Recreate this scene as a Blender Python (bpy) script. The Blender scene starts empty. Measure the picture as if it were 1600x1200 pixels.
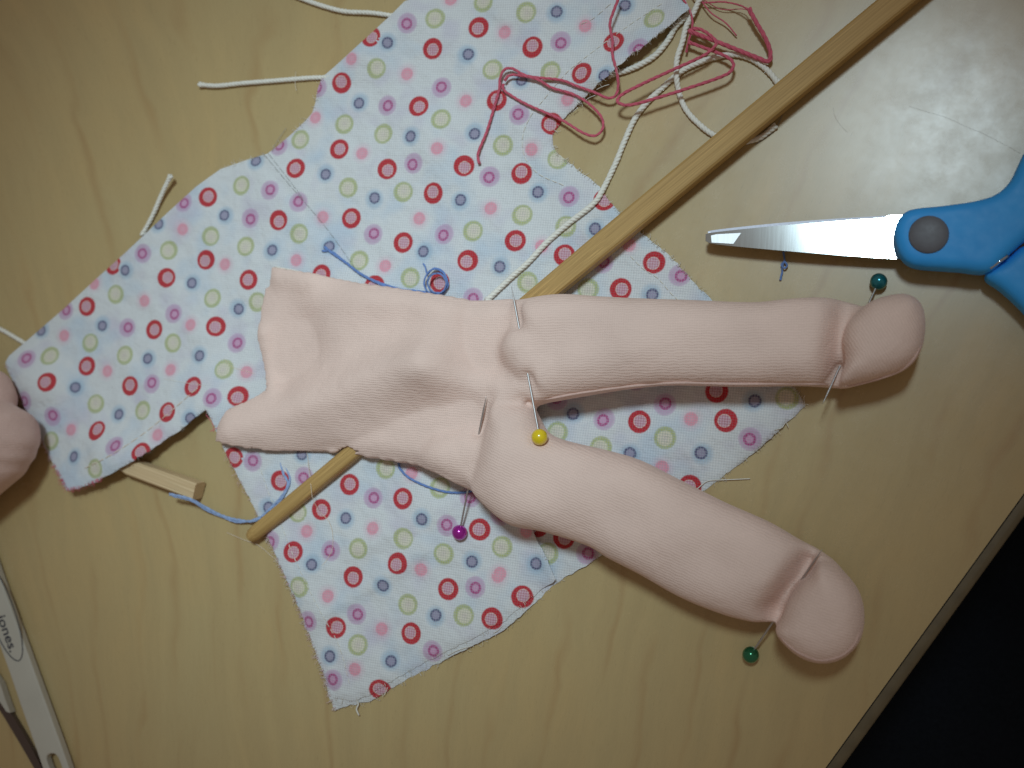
import bpy, math, random
import numpy as np
from mathutils import Vector, Matrix, geometry

random.seed(7); RNG = np.random.default_rng(7)
SC = bpy.context.scene
COL = SC.collection
MM = 0.001

# ------------------------------------------------------------------ camera
FPX = 1797.0                                   # focal length in pixels of a 1600 x 1200 frame
TILT = math.radians(18.0)
_u = np.array([0.97, -0.243, 0.0]); _u /= np.linalg.norm(_u)
CAM = 300.0 * (math.sin(TILT) * _u + math.cos(TILT) * np.array([0, 0, 1.0]))     # millimetres above the table
FWD = -CAM / np.linalg.norm(CAM)
RGT = np.cross(FWD, [0, 1.0, 0]); RGT /= np.linalg.norm(RGT)
UPV = np.cross(RGT, FWD)
cam_data = bpy.data.cameras.new('camera'); cam = bpy.data.objects.new('camera', cam_data); COL.objects.link(cam)
M4 = Matrix.Identity(4)
for i in range(3):
    M4[i][0], M4[i][1], M4[i][2], M4[i][3] = RGT[i], UPV[i], -FWD[i], CAM[i] * MM
cam.matrix_world = M4
cam_data.sensor_width = 36.0; cam_data.lens = FPX * 36.0 / 1600.0
cam_data.clip_start = 0.01; cam_data.clip_end = 20.0
cam_data.dof.use_dof = True; cam_data.dof.focus_distance = 0.284; cam_data.dof.aperture_fstop = 11.0
SC.camera = cam

# ------------------------------------------------------------------ world, lamp, exposure
world = bpy.data.worlds.new('World'); SC.world = world; world.use_nodes = True
bg = world.node_tree.nodes['Background']
bg.inputs[0].default_value = (1.0, 0.80, 0.64, 1); bg.inputs[1].default_value = 0.175     # warm dim room
LAMP = np.array([132.0, 301.0, 900.0]); AIM = np.array([-42.0, 20.0, 0.0])
ld = bpy.data.lights.new('desk_lamp_light', 'SPOT'); lamp = bpy.data.objects.new('desk_lamp_light', ld); COL.objects.link(lamp)
ld.energy = 30.0; ld.color = (0.69, 0.885, 0.985); ld.shadow_soft_size = 0.082
ld.spot_size = math.radians(20.8); ld.spot_blend = 1.0
lamp.location = Vector(LAMP * MM)
lamp.rotation_euler = Vector(AIM - LAMP).to_track_quat('-Z', 'Y').to_euler()
SC.view_settings.view_transform = 'Standard'; SC.view_settings.look = 'None'
SC.view_settings.exposure = 0.0; SC.view_settings.gamma = 1.0


# ------------------------------------------------------------------ geometry helpers (millimetres)
def P(px, py, z=0.0):
    """Point(s) of the photograph's pixel grid brought to height z above the table."""
    px = np.asarray(px, float); py = np.asarray(py, float); z = np.asarray(z, float)
    d = FWD + RGT * ((px - 800.0) / FPX)[..., None] + UPV * ((600.0 - py) / FPX)[..., None]
    t = (z - CAM[2]) / d[..., 2]
    out = CAM + d * t[..., None]
    return out

def PP(pts, z=0.0):
    a = np.asarray(pts, float); return P(a[:, 0], a[:, 1], z)

def spline(pts, step=1.0):
    """Catmull-Rom through the points, resampled about every `step`."""
    p = np.asarray(pts, float)
    if len(p) == 2:
        n = max(2, int(np.linalg.norm(p[1] - p[0]) / step) + 1)
        t = np.linspace(0, 1, n)[:, None]; return p[0] * (1 - t) + p[1] * t
    q = np.vstack([2 * p[0] - p[1], p, 2 * p[-1] - p[-2]])
    out = []
    for i in range(1, len(q) - 2):
        n = max(2, int(np.linalg.norm(q[i + 1] - q[i]) / step) + 1)
        t = np.linspace(0, 1, n, endpoint=False)[:, None]
        a, b, c, d = q[i - 1], q[i], q[i + 1], q[i + 2]
        out.append(.5 * ((2 * b) + (c - a) * t + (2 * a - 5 * b + 4 * c - d) * t ** 2 + (3 * b - a - 3 * c + d) * t ** 3))
    out.append(p[-1:]); return np.vstack(out)

def closed_spline(pts, step=3.0):
    p = np.asarray(pts, float); n = len(p); out = []
    for i in range(n):
        a, b, c, d = p[i - 1], p[i], p[(i + 1) % n], p[(i + 2) % n]
        m = max(1, int(np.linalg.norm(c - b) / step))
        t = np.linspace(0, 1, m, endpoint=False)[:, None]
        out.append(.5 * ((2 * b) + (c - a) * t + (2 * a - 5 * b + 4 * c - d) * t ** 2 + (3 * b - a - 3 * c + d) * t ** 3))
    return np.vstack(out)

def frames(p):
    t = np.gradient(p, axis=0); t /= np.linalg.norm(t, axis=1)[:, None] + 1e-12
    n = np.zeros_like(p); ref = np.array([0, 0, 1.0]) if abs(t[0][2]) < .9 else np.array([1.0, 0, 0])
    n[0] = ref - t[0] * ref.dot(t[0]); n[0] /= np.linalg.norm(n[0])
    for i in range(1, len(p)):
        v = n[i - 1] - t[i] * n[i - 1].dot(t[i]); n[i] = v / (np.linalg.norm(v) + 1e-12)
    return t, n, np.cross(t, n)

def tube(p, r, sides=6):
    p = np.asarray(p, float); m = len(p); r = np.broadcast_to(np.asarray(r, float), (m,))
    t, n, b = frames(p)
    a = np.linspace(0, 2 * math.pi, sides, endpoint=False)
    ring = np.cos(a)[None, :, None] * n[:, None, :] + np.sin(a)[None, :, None] * b[:, None, :]
    v = (p[:, None, :] + ring * r[:, None, None]).reshape(-1, 3)
    i = np.arange(m - 1)[:, None] * sides; k = np.arange(sides)[None, :]; k2 = (k + 1) % sides
    q = np.stack([i + k, i + k2, i + sides + k2, i + sides + k], -1).reshape(-1, 4)
    v = np.vstack([v, p[:1], p[-1:]]); c0, c1 = m * sides, m * sides + 1
    k = np.arange(sides); k2 = (k + 1) % sides
    t0 = np.stack([np.full(sides, c0), k2, k], -1); o = (m - 1) * sides
    t1 = np.stack([np.full(sides, c1), o + k, o + k2], -1)
    return v, [q, np.vstack([t0, t1])]

def twisted(pts, R, strands=3, pitch=3.6, sides=6, fray=0.0, step=None):
    """A twisted cord: helical strands about a centre line."""
    p = spline(pts, step or pitch / 9.0)
    s = np.concatenate([[0], np.cumsum(np.linalg.norm(np.diff(p, axis=0), axis=1))])
    t, n, b = frames(p); parts = []
    rs = R * (0.60 if strands >= 3 else 0.60)
    for j in range(strands):
        ph = 2 * math.pi * (s / pitch + j / strands) + 0.35 * np.sin(s / 5.3)
        off = R - rs
        if fray:
            off = off * (1 + fray * np.clip(1 - (s[-1] - s) / 2.0, 0, 1) + fray * np.clip(1 - s / 2.0, 0, 1))
        off = np.broadcast_to(off, s.shape)
        c = p + (np.cos(ph) * off)[:, None] * n + (np.sin(ph) * off)[:, None] * b
        parts.append(tube(c, rs * (1 + .06 * np.sin(s * 1.7 + j)), sides))
    return merge(parts)

def merge(parts):
    vs, fs, o = [], [], 0
    for v, f in parts:
        vs.append(v)
        for a in (f if isinstance(f, list) else [f]):
            if len(a): fs.append(np.asarray(a) + o)
        o += len(v)
    return np.vstack(vs), fs

def inside(poly, x, y):
    poly = np.asarray(poly, float); r = np.zeros(np.shape(x), bool)
    x1, y1 = poly[:, 0], poly[:, 1]; x2, y2 = np.roll(x1, -1), np.roll(y1, -1)
    for a, b, c, d in zip(x1, y1, x2, y2):
        if b == d: continue
        cond = ((b > y) != (d > y)) & (x < (c - a) * (y - b) / (d - b) + a)
        r ^= cond
    return r

def seg_dist(x, y, pts, closed=False):
    pts = np.asarray(pts, float)[:, :2]; best = np.full(np.shape(x), 1e9)
    n = len(pts)
    for i in range(n if closed else n - 1):
        ax, ay = pts[i]; bx, by = pts[(i + 1) % n]
        dx, dy = bx - ax, by - ay; L = dx * dx + dy * dy + 1e-12
        t = np.clip(((x - ax) * dx + (y - ay) * dy) / L, 0, 1)
        best = np.minimum(best, (x - ax - t * dx) ** 2 + (y - ay - t * dy) ** 2)
    return np.sqrt(best)

def poly_dist(poly, x, y):
    d = seg_dist(x, y, poly, True); return np.where(inside(poly, x, y), d, -d)

def surface_nets(F, org, h):
    S = F < 0; nx, ny, nz = F.shape
    c = np.zeros((nx - 1, ny - 1, nz - 1), np.uint8)
    for dx in (0, 1):
        for dy in (0, 1):
            for dz in (0, 1): c += S[dx:nx - 1 + dx, dy:ny - 1 + dy, dz:nz - 1 + dz]
    act = (c > 0) & (c < 8); I, J, K = np.nonzero(act)
    idx = np.full(act.shape, -1, np.int64); idx[I, J, K] = np.arange(len(I))
    pos = np.zeros((len(I), 3)); cnt = np.zeros(len(I))
    cs = [(a, b, d) for a in (0, 1) for b in (0, 1) for d in (0, 1)]
    val = {k: F[I + k[0], J + k[1], K + k[2]] for k in cs}
    for k in cs:
        for ax in range(3):
            if k[ax]: continue
            k2 = list(k); k2[ax] = 1; k2 = tuple(k2); a, b = val[k], val[k2]
            m = (a < 0) != (b < 0); t = np.where(m, a / np.where(m, a - b, 1), 0)
            q = np.array(k, float)[None, :].repeat(len(I), 0); q[:, ax] += t
            pos[m] += q[m]; cnt[m] += 1
    pos /= cnt[:, None]
    v = org + (pos + np.stack([I, J, K], 1)) * h
    quads = []
    for ax in range(3):
        o1, o2 = (ax + 1) % 3, (ax + 2) % 3
        a = [slice(None)] * 3; b = [slice(None)] * 3
        a[ax] = slice(0, -1); b[ax] = slice(1, None)
        ch = S[tuple(a)] != S[tuple(b)]; sgn = S[tuple(a)]
        E = np.stack(np.nonzero(ch), 1); s = sgn[ch]
        ok = (E[:, o1] > 0) & (E[:, o2] > 0) & (E[:, o1] < F.shape[o1] - 1) & (E[:, o2] < F.shape[o2] - 1)
        E = E[ok]; s = s[ok]; g = []
        for d1, d2 in ((-1, -1), (0, -1), (0, 0), (-1, 0)):
            e = E.copy(); e[:, o1] += d1; e[:, o2] += d2; g.append(idx[e[:, 0], e[:, 1], e[:, 2]])
        q = np.stack(g, 1); q[~s] = q[~s][:, ::-1]; quads.append(q)
    return v, np.vstack(quads)

def relax(v, q, it=3, lam=.5):
    e = np.vstack([q[:, [i, (i + 1) % 4]] for i in range(4)]); n = len(v)
    deg = np.bincount(e[:, 0], minlength=n) + np.bincount(e[:, 1], minlength=n) + 1e-9
    for _ in range(it):
        acc = np.stack([np.bincount(e[:, 0], v[e[:, 1], k], n) + np.bincount(e[:, 1], v[e[:, 0], k], n) for k in range(3)], 1)
        v = v + lam * (acc / deg[:, None] - v)
    return v

def smin(a, b, k):
    h = np.clip(.5 + .5 * (b - a) / k, 0, 1); return b + (a - b) * h - k * h * (1 - h)

def triangulate(outline, holes=(), spacing=None, jitter=.25):
    """Constrained triangulation of an outline (2D), with an even scatter of inner points."""
    pts = [tuple(p) for p in outline]; edges = []; n = len(pts)
    edges += [(i, (i + 1) % n) for i in range(n)]
    for hl in holes:
        o = len(pts); pts += [tuple(p) for p in hl]; edges += [(o + i, o + (i + 1) % len(hl)) for i in range(len(hl))]
    if spacing:
        a = np.asarray(outline); lo, hi = a.min(0), a.max(0)
        gy = np.arange(lo[1], hi[1], spacing * .866); rows = []
        for r, y in enumerate(gy):
            x = np.arange(lo[0] + (r % 2) * spacing / 2, hi[0], spacing); rows.append(np.stack([x, np.full_like(x, y)], 1))
        g = np.vstack(rows); g += RNG.uniform(-jitter, jitter, g.shape) * spacing
        d = poly_dist(a, g[:, 0], g[:, 1]); g = g[d > spacing * .55]
        for hl in holes: g = g[poly_dist(hl, g[:, 0], g[:, 1]) < -spacing * .55]
        pts += [tuple(p) for p in g]
    r = geometry.delaunay_2d_cdt([Vector(p) for p in pts], edges, [], 1, 1e-6)
    v = np.array([tuple(p) for p in r[0]]); f = np.array([t for t in r[2] if len(t) == 3], int)
    if holes:
        c = v[f].mean(1); keep = np.ones(len(f), bool)
        for hl in holes: keep &= ~inside(hl, c[:, 0], c[:, 1])
        f = f[keep]
    a, b, c = v[f[:, 0]], v[f[:, 1]], v[f[:, 2]]
    s = (b[:, 0] - a[:, 0]) * (c[:, 1] - a[:, 1]) - (b[:, 1] - a[:, 1]) * (c[:, 0] - a[:, 0])
    f = f[np.abs(s) > 1e-9]; s = s[np.abs(s) > 1e-9]
    f[s < 0] = f[s < 0][:, ::-1]; return v, f

def shell(top, bot, f):
    """Close a sheet: top and bottom skins of the same triangulation, joined along the border."""
    n = len(top); e = np.vstack([f[:, [0, 1]], f[:, [1, 2]], f[:, [2, 0]]])
    key = np.minimum(e[:, 0], e[:, 1]) * n + np.maximum(e[:, 0], e[:, 1])
    u, ix, ct = np.unique(key, return_index=True, return_counts=True); b = e[ix[ct == 1]]
    side = np.stack([b[:, 1], b[:, 0], b[:, 0] + n, b[:, 1] + n], 1)
    return np.vstack([top, bot]), [f, f[:, ::-1] + n, side]

def prism(outline_w, z0, z1, holes=()):
    v, f = triangulate(np.asarray(outline_w)[:, :2], [np.asarray(h)[:, :2] for h in holes])
    top = np.column_stack([v, np.full(len(v), z1)]); bot = np.column_stack([v, np.full(len(v), z0)])
    return shell(top, bot, f)

def mesh_data(name, v, faces, smooth=True):
    fs = faces if isinstance(faces, list) else [faces]
    fs = [np.asarray(a, np.int32) for a in fs if len(a)]
    me = bpy.data.meshes.new(name)
    me.vertices.add(len(v)); me.vertices.foreach_set('co', np.asarray(v, np.float32).ravel())
    tot = np.concatenate([np.full(len(a), a.shape[1], np.int32) for a in fs]); li = np.concatenate([a.ravel() for a in fs])
    me.loops.add(len(li)); me.loops.foreach_set('vertex_index', li)
    me.polygons.add(len(tot)); me.polygons.foreach_set('loop_start', np.concatenate([[0], np.cumsum(tot)[:-1]]).astype(np.int32))
    me.polygons.foreach_set('use_smooth', np.full(len(tot), smooth)); me.update(calc_edges=True); me.validate()
    return me

def attr(me, name, data, domain='POINT'):
    a = me.attributes.new(name, 'FLOAT_VECTOR', domain); a.data.foreach_set('vector', np.asarray(data, np.float32).ravel())

def tag(o, label=None, cat=None, group=None, kind=None):
    if label: o['label'] = label
    if cat: o['category'] = cat
    if group: o['group'] = group
    if kind: o['kind'] = kind
    return o

def empty(name, base, label, cat, group=None):
    o = bpy.data.objects.new(name, None); o.empty_display_size = .01; COL.objects.link(o)
    o.location = Vector(np.asarray(base, float) * MM); o['base'] = [float(x) for x in base]
    return tag(o, label, cat, group)

def origin_of(o):
    b = np.zeros(3)
    while o is not None:
        b += np.array(o['base']) if 'base' in o else 0; o = o.parent
    return b

def add(name, geo, mat, parent=None, base=None, smooth=True, sharp=None):
    """Link geometry given in world millimetres as one mesh object."""
    v, f = geo; v = np.asarray(v, float)
    if parent is not None:
        b = origin_of(parent); me = mesh_data(name, (v - b) * MM, f, smooth)
        o = bpy.data.objects.new(name, me); COL.objects.link(o); o.parent = parent
    else:
        if base is None: base = [v[:, 0].mean(), v[:, 1].mean(), v[:, 2].min()]
        me = mesh_data(name, (v - np.asarray(base)) * MM, f, smooth)
        o = bpy.data.objects.new(name, me); COL.objects.link(o); o.location = Vector(np.asarray(base, float) * MM)
        o['base'] = [float(x) for x in base]
    me.materials.append(mat)
    if sharp: me.set_sharp_from_angle(angle=math.radians(sharp))
    return o

def uv_sphere(c, r, nu=28, nv=16, flat=1.0):
    th = np.linspace(0, math.pi, nv + 1)[1:-1]; ph = np.linspace(0, 2 * math.pi, nu, endpoint=False)
    g = np.stack([np.sin(th)[:, None] * np.cos(ph), np.sin(th)[:, None] * np.sin(ph), (np.cos(th)[:, None] + 0 * ph) * flat], -1).reshape(-1, 3)
    v = np.vstack([g, [[0, 0, flat], [0, 0, -flat]]]) * r + c
    i = np.arange(nv - 2)[:, None] * nu; k = np.arange(nu)[None]; k2 = (k + 1) % nu
    q = np.stack([i + k, i + nu + k, i + nu + k2, i + k2], -1).reshape(-1, 4)
    k = np.arange(nu); k2 = (k + 1) % nu; top = (nv - 1) * nu
    t0 = np.stack([np.full(nu, top), k, k2], -1); o = (nv - 2) * nu; t1 = np.stack([np.full(nu, top + 1), o + k2, o + k], -1)
    return v, [q, np.vstack([t0, t1])]

def lathe_cap(c, prof, n=40):
    """Solid of revolution about z: prof = [(radius, height)...] from the rim inwards to the top."""
    a = np.linspace(0, 2 * math.pi, n, endpoint=False); prof = np.asarray(prof, float); m = len(prof)
    v = np.stack([prof[:, 0][:, None] * np.cos(a), prof[:, 0][:, None] * np.sin(a), prof[:, 1][:, None] + 0 * a], -1).reshape(-1, 3)
    v = np.vstack([v, [[0, 0, prof[-1, 1]]]]) + c
    i = np.arange(m - 1)[:, None] * n; k = np.arange(n)[None]; k2 = (k + 1) % n
    q = np.stack([i + k, i + k2, i + n + k2, i + n + k], -1).reshape(-1, 4); k = np.arange(n)
    return v, [q, np.stack([np.full(n, m * n), (m - 1) * n + k, (m - 1) * n + (k + 1) % n], -1)]


# ------------------------------------------------------------------ material helpers
class NT:
    def __init__(s, name):
        s.m = bpy.data.materials.new(name); s.m.use_nodes = True; s.t = s.m.node_tree
        s.b = s.t.nodes['Principled BSDF']
    def n(s, typ, **kw):
        x = s.t.nodes.new(typ)
        for k, v in kw.items(): setattr(x, k, v)
        return x
    def put(s, sock, v):
        if v is None: return
        if isinstance(v, bpy.types.NodeSocket): s.t.links.new(v, sock)
        elif isinstance(v, (tuple, list)) and sock.type == 'RGBA' and len(v) == 3: sock.default_value = (*v, 1)
        else: sock.default_value = v
    def set(s, **kw):
        for k, v in kw.items(): s.put(s.b.inputs[k.replace('_', ' ')], v)
        return s.m
    def math(s, op, a, b=None, c=None, clamp=False):
        x = s.n('ShaderNodeMath', operation=op); x.use_clamp = clamp
        for i, v in enumerate((a, b, c)): s.put(x.inputs[i], v)
        return x.outputs[0]
    def vec(s, op, a, b=None, scale=None):
        x = s.n('ShaderNodeVectorMath', operation=op); s.put(x.inputs[0], a); s.put(x.inputs[1], b)
        if scale is not None: s.put(x.inputs[3], scale)
        return x.outputs['Value'] if op in ('LENGTH', 'DOT_PRODUCT', 'DISTANCE') else x.outputs[0]
    def mm(s):                                             # object coordinates in millimetres
        c = s.n('ShaderNodeTexCoord'); return s.vec('SCALE', c.outputs['Object'], scale=1000.0)
    def at(s, name, out='Vector'): return s.n('ShaderNodeAttribute', attribute_name=name).outputs[out]
    def noise(s, co, scale, detail=2.0, rough=.5, out='Fac', dist=0.0):
        x = s.n('ShaderNodeTexNoise'); s.put(x.inputs['Vector'], co); x.inputs['Scale'].default_value = scale
        x.inputs['Detail'].default_value = detail; x.inputs['Roughness'].default_value = rough; x.inputs['Distortion'].default_value = dist
        return x.outputs[out]
    def mapv(s, co, scale=(1, 1, 1), rot=(0, 0, 0), loc=(0, 0, 0)):
        x = s.n('ShaderNodeMapping'); s.put(x.inputs[0], co); x.inputs[1].default_value = loc
        x.inputs[2].default_value = rot; x.inputs[3].default_value = scale; return x.outputs[0]
    def ramp(s, f, stops, interp='LINEAR'):
        x = s.n('ShaderNodeValToRGB'); r = x.color_ramp; r.interpolation = interp
        while len(r.elements) < len(stops): r.elements.new(.5)
        for e, (p, c) in zip(r.elements, stops):
            e.position = p; e.color = c if len(c) == 4 else (*c, 1)
        s.put(x.inputs[0], f); return x.outputs[0], x.outputs[1]
    def mr(s, v, a, b, c=0.0, d=1.0):
        x = s.n('ShaderNodeMapRange'); s.put(x.inputs[0], v)
        for i, q in enumerate((a, b, c, d)): s.put(x.inputs[i + 1], q)
        return x.outputs[0]
    def mix(s, f, a, b, mode='MIX'):
        x = s.n('ShaderNodeMix', data_type='RGBA', blend_type=mode); s.put(x.inputs[0], f); s.put(x.inputs[6], a); s.put(x.inputs[7], b)
        return x.outputs[2]
    def sep(s, v):
        x = s.n('ShaderNodeSeparateXYZ'); s.put(x.inputs[0], v); return x.outputs
    def comb(s, x, y, z=0.0):
        q = s.n('ShaderNodeCombineXYZ')
        for i, v in enumerate((x, y, z)): s.put(q.inputs[i], v)
        return q.outputs[0]
    def bump(s, h, dist_mm, strength=1.0, base=None):
        x = s.n('ShaderNodeBump'); s.put(x.inputs['Height'], h); x.inputs['Distance'].default_value = dist_mm * MM
        x.inputs['Strength'].default_value = strength
        if base: s.put(x.inputs['Normal'], base)
        return x.outputs[0]

def mat_table():
    n = NT('maple_laminate'); co = n.mm(); x, y, _ = n.sep(co)
    xy = n.math('MULTIPLY', x, y)
    v = n.math('ADD', n.math('MULTIPLY', x, .89), n.math('ADD', n.math('MULTIPLY', y, -.45), n.math('MULTIPLY', xy, -.0026)))
    u = n.math('ADD', n.math('MULTIPLY', x, .45), n.math('MULTIPLY', y, .89))
    w = n.comb(n.math('MULTIPLY', u, .010), n.math('MULTIPLY', v, .020))
    wob = n.math('MULTIPLY', n.math('SUBTRACT', n.noise(w, 1.0, 3, .55), .5), 30.0)
    wob2 = n.math('MULTIPLY', n.math('SUBTRACT', n.noise(n.comb(n.math('MULTIPLY', u, .09), n.math('MULTIPLY', v, .12)), 1.0, 2), .5), 4.0)
    vv = n.math('ADD', n.math('ADD', v, wob), wob2)
    saw = n.math('FRACT', n.math('MULTIPLY', vv, 1 / 12.5))
    line, _a = n.ramp(saw, [(0, (0, 0, 0)), (.50, (.12, .12, .12)), (.63, (1, 1, 1)), (.67, (.75, .75, .75)), (.74, (0, 0, 0))])
    lm = n.noise(n.comb(n.math('MULTIPLY', u, .03), n.math('MULTIPLY', v, .08)), 1.0, 2)
    line = n.math('MULTIPLY', line, n.mr(lm, .42, .68, 0.0, 1.0))
    base = n.mix(n.mr(n.noise(co, .022, 3), .35, .65), (.510, .362, .166), (.480, .366, .180))
    base = n.mix(n.mr(n.noise(n.comb(n.math('MULTIPLY', u, .02), n.math('MULTIPLY', vv, .16)), 1.0, 4, .6), .35, .7), base, (.45, .332, .160))
    fib = n.noise(n.comb(n.math('MULTIPLY', u, .22), n.math('MULTIPLY', v, 3.2)), 1.0, 3, .6)
    base = n.mix(n.mr(fib, .5, .8, 0, .2), base, (.33, .24, .115))
    base = n.mix(n.math('MULTIPLY', line, .44), base, (.36, .205, .085))
    fleck = n.noise(n.comb(n.math('MULTIPLY', u, .5), n.math('MULTIPLY', v, 6.0)), 1.0, 1)
    base = n.mix(n.mr(fleck, .68, .78, 0, .35), base, (.20, .13, .06))
    smudge = n.noise(co, .12, 6, .75)
    orange = n.noise(co, 3.2, 3, .6)
    bp = n.bump(orange, .005, 1.0)
    return n.set(Base_Color=base, Roughness=n.mr(smudge, .3, .7, .235, .29), Specular_IOR_Level=.60, Normal=bp)

def mat_plain(name, col, rough=.5, metal=0.0, spec=.5, var=.1, sc=.3, bump=0.0, bsc=2.0, sheen=0.0):
    n = NT(name); co = n.mm(); f = n.noise(co, sc, 4, .6)
    dark = tuple(c * (1 - var) for c in col); lite = tuple(min(1, c * (1 + var)) for c in col)
    kw = dict(Base_Color=n.mix(n.mr(f, .3, .7), dark, lite), Roughness=n.mr(n.noise(co, sc * 3, 3), .3, .7, rough * .88, min(1, rough * 1.12)), Metallic=metal, Specular_IOR_Level=spec)
    if bump: kw['Normal'] = n.bump(n.noise(co, bsc, 3, .6), bump)
    if sheen: kw['Sheen_Weight'] = sheen
    return n.set(**kw)

def weave(n, co, period, rot=0.0):
    """Height of a plain weave: over and under threads."""
    m = n.mapv(co, (1, 1, 1), (0, 0, rot)); x, y, _ = n.sep(m); k = math.pi / period
    sx = n.math('SINE', n.math('MULTIPLY', x, k)); sy = n.math('SINE', n.math('MULTIPLY', y, k))
    return n.math('MULTIPLY', sx, sy), sx, sy

def mat_print():
    n = NT('ring_print_cotton'); co = n.at('cloth_co'); rc = n.at('ring_centre'); ro = n.at('ring_inner')
    jit = n.vec('SCALE', n.vec('SUBTRACT', n.noise(co, 2.6, 2, .6, 'Color'), (.5, .5, .5)), scale=.34)
    wv, sx, sy = weave(n, co, .46, .9)
    p = n.vec('MULTIPLY', n.vec('ADD', co, jit), (1, 1, 0))
    typ = n.sep(rc)[2]; c2 = n.vec('MULTIPLY', rc, (1, 1, 0)); o2 = n.vec('MULTIPLY', ro, (1, 1, 0))
    seed = n.sep(ro)[2]
    dv = n.vec('SUBTRACT', p, c2); d = n.math('MULTIPLY', n.vec('LENGTH', dv), .234)
    di = n.math('MULTIPLY', n.vec('LENGTH', n.vec('SUBTRACT', dv, o2)), .238)
    wash = n.noise(co, .085, 2, .5, 'Color'); wr, wg, wb = n.sep(wash)
    cloth = n.mix(n.mr(wr, .52, .72, 0, .65), (.73, .73, .72), (.60, .555, .65))
    cloth = n.mix(n.mr(wg, .51, .72, 0, .75), cloth, (.56, .645, .73))
    spk = n.noise(co, 3.0, 2, .7)
    tex = n.math('MULTIPLY', n.mr(wv, -1, 1, .52, 1.14), n.mr(spk, .3, .7, .74, 1.18))
    lav = (.50, .36, .44)
    T = [  # (halo ramp over d/4, core ramp over di/4); alpha carries the ink
        ([(0, (.53, .015, .026, 1)), (.63, (.53, .02, .03, 1)), (.71, (.55, .03, .04, 0))], [(0, (.66, .47, .54, .95)), (.335, (.66, .47, .54, .95)), (.38, (.80, .68, .58, .9)), (.42, (.85, .5, .5, 0))]),
        ([(0, (.43, .45, .16, .95)), (.56, (.42, .45, .16, .95)), (.64, (.45, .48, .22, .8)), (.71, (.6, .62, .4, 0))], [(0, (.74, .64, .60, .95)), (.42, (.76, .70, .56, .95)), (.505, (.7, .7, .5, 0))]),
        ([(0, (.36, .48, .60, .92)), (.46, (.40, .52, .63, .85)), (.60, (.46, .57, .67, .55)), (.76, (.6, .68, .76, 0))], [(0, (.34, .29, .40, .97)), (.225, (.32, .27, .38, .97)), (.285, (.085, .068, .150, 1)), (.36, (.10, .10, .19, .97)), (.425, (.2, .25, .35, 0))]),
        ([(0, (.53, .31, .49, .9)), (.54, (.54, .33, .50, .85)), (.64, (.56, .36, .53, .6)), (.71, (.7, .5, .65, 0))], [(0, (.66, .36, .52, .97)), (.19, (.64, .33, .50, .97)), (.255, (.42, .05, .19, .97)), (.355, (.44, .07, .22, .93)), (.415, (.6, .2, .4, 0))]),
        ([(0, (.76, .42, .50, .65)), (.42, (.76, .46, .54, .5)), (.80, (.75, .55, .62, 0))], [(0, (.80, .34, .42, .75)), (.30, (.80, .28, .36, .9)), (.375, (.80, .28, .36, .75)), (.46, (.8, .4, .5, 0))]),
    ]
    out = cloth
    for k, (h, c) in enumerate(T):
        hc, ha = n.ramp(d, h); cc, ca = n.ramp(di, c)
        q = n.mix(n.math('MULTIPLY', ha, n.mr(tex, .45, 1.0, .86, 1.0) if k == 0 else n.math('MINIMUM', tex, 1.0)), cloth, hc)
        q = n.mix(n.math('MULTIPLY', ca, n.math('MINIMUM', tex, 1.0)), q, cc)
        out = n.mix(n.math('COMPARE', typ, float(k), .3), out, q)
    out = n.mix(1.0, out, n.comb(n.mr(tex, .45, 1.25, .78, 1.05), n.mr(tex, .45, 1.25, .79, 1.05), n.mr(tex, .45, 1.25, .81, 1.05)), 'MULTIPLY')
    crump = n.noise(co, .16, 3, .5)
    bp = n.bump(crump, 1.7, .7); bp = n.bump(n.math('ADD', n.math('MULTIPLY', wv, .5), n.math('MULTIPLY', spk, .6)), .07, .8, bp)
    return n.set(Base_Color=out, Roughness=.9, Specular_IOR_Level=.15, Sheen_Weight=.12, Normal=bp)

def mat_knit(name='peach_knit', col=(.85, .63, .54)):
    n = NT(name); k = n.at('knit'); co = n.mm(); x, y, _ = n.sep(k)
    jit = n.math('MULTIPLY', n.math('SUBTRACT', n.noise(co, .5, 2), .5), .9)
    ribs = n.math('SINE', n.math('MULTIPLY', n.math('ADD', y, jit), 2 * math.pi / .64))
    loops = n.math('SINE', n.math('MULTIPLY', n.math('ADD', x, n.math('MULTIPLY', ribs, .1)), 2 * math.pi / .56))
    fz = n.noise(co, 2.2, 4, .65); big = n.noise(co, .05, 3)
    c = n.mix(n.mr(big, .35, .65), tuple(v * .95 for v in col), tuple(min(1, v * 1.04) for v in col))
    st = n.math('ADD', n.math('MULTIPLY', ribs, .5), n.math('MULTIPLY', loops, .22))
    c = n.mix(n.mr(st, -.6, .6, .25, 0), c, tuple(v * .72 for v in col))
    c = n.mix(n.mr(fz, .35, .65, .17, 0), c, tuple(v * .75 for v in col))
    h = n.math('ADD', n.math('MULTIPLY', st, .5), n.math('MULTIPLY', fz, .5))
    soft = n.bump(n.noise(co, .12, 3, .55), 1.2, .5)
    return n.set(Base_Color=c, Roughness=.95, Specular_IOR_Level=.1, Sheen_Weight=.12, Sheen_Roughness=.5, Normal=n.bump(h, .12, .85, soft))

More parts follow.
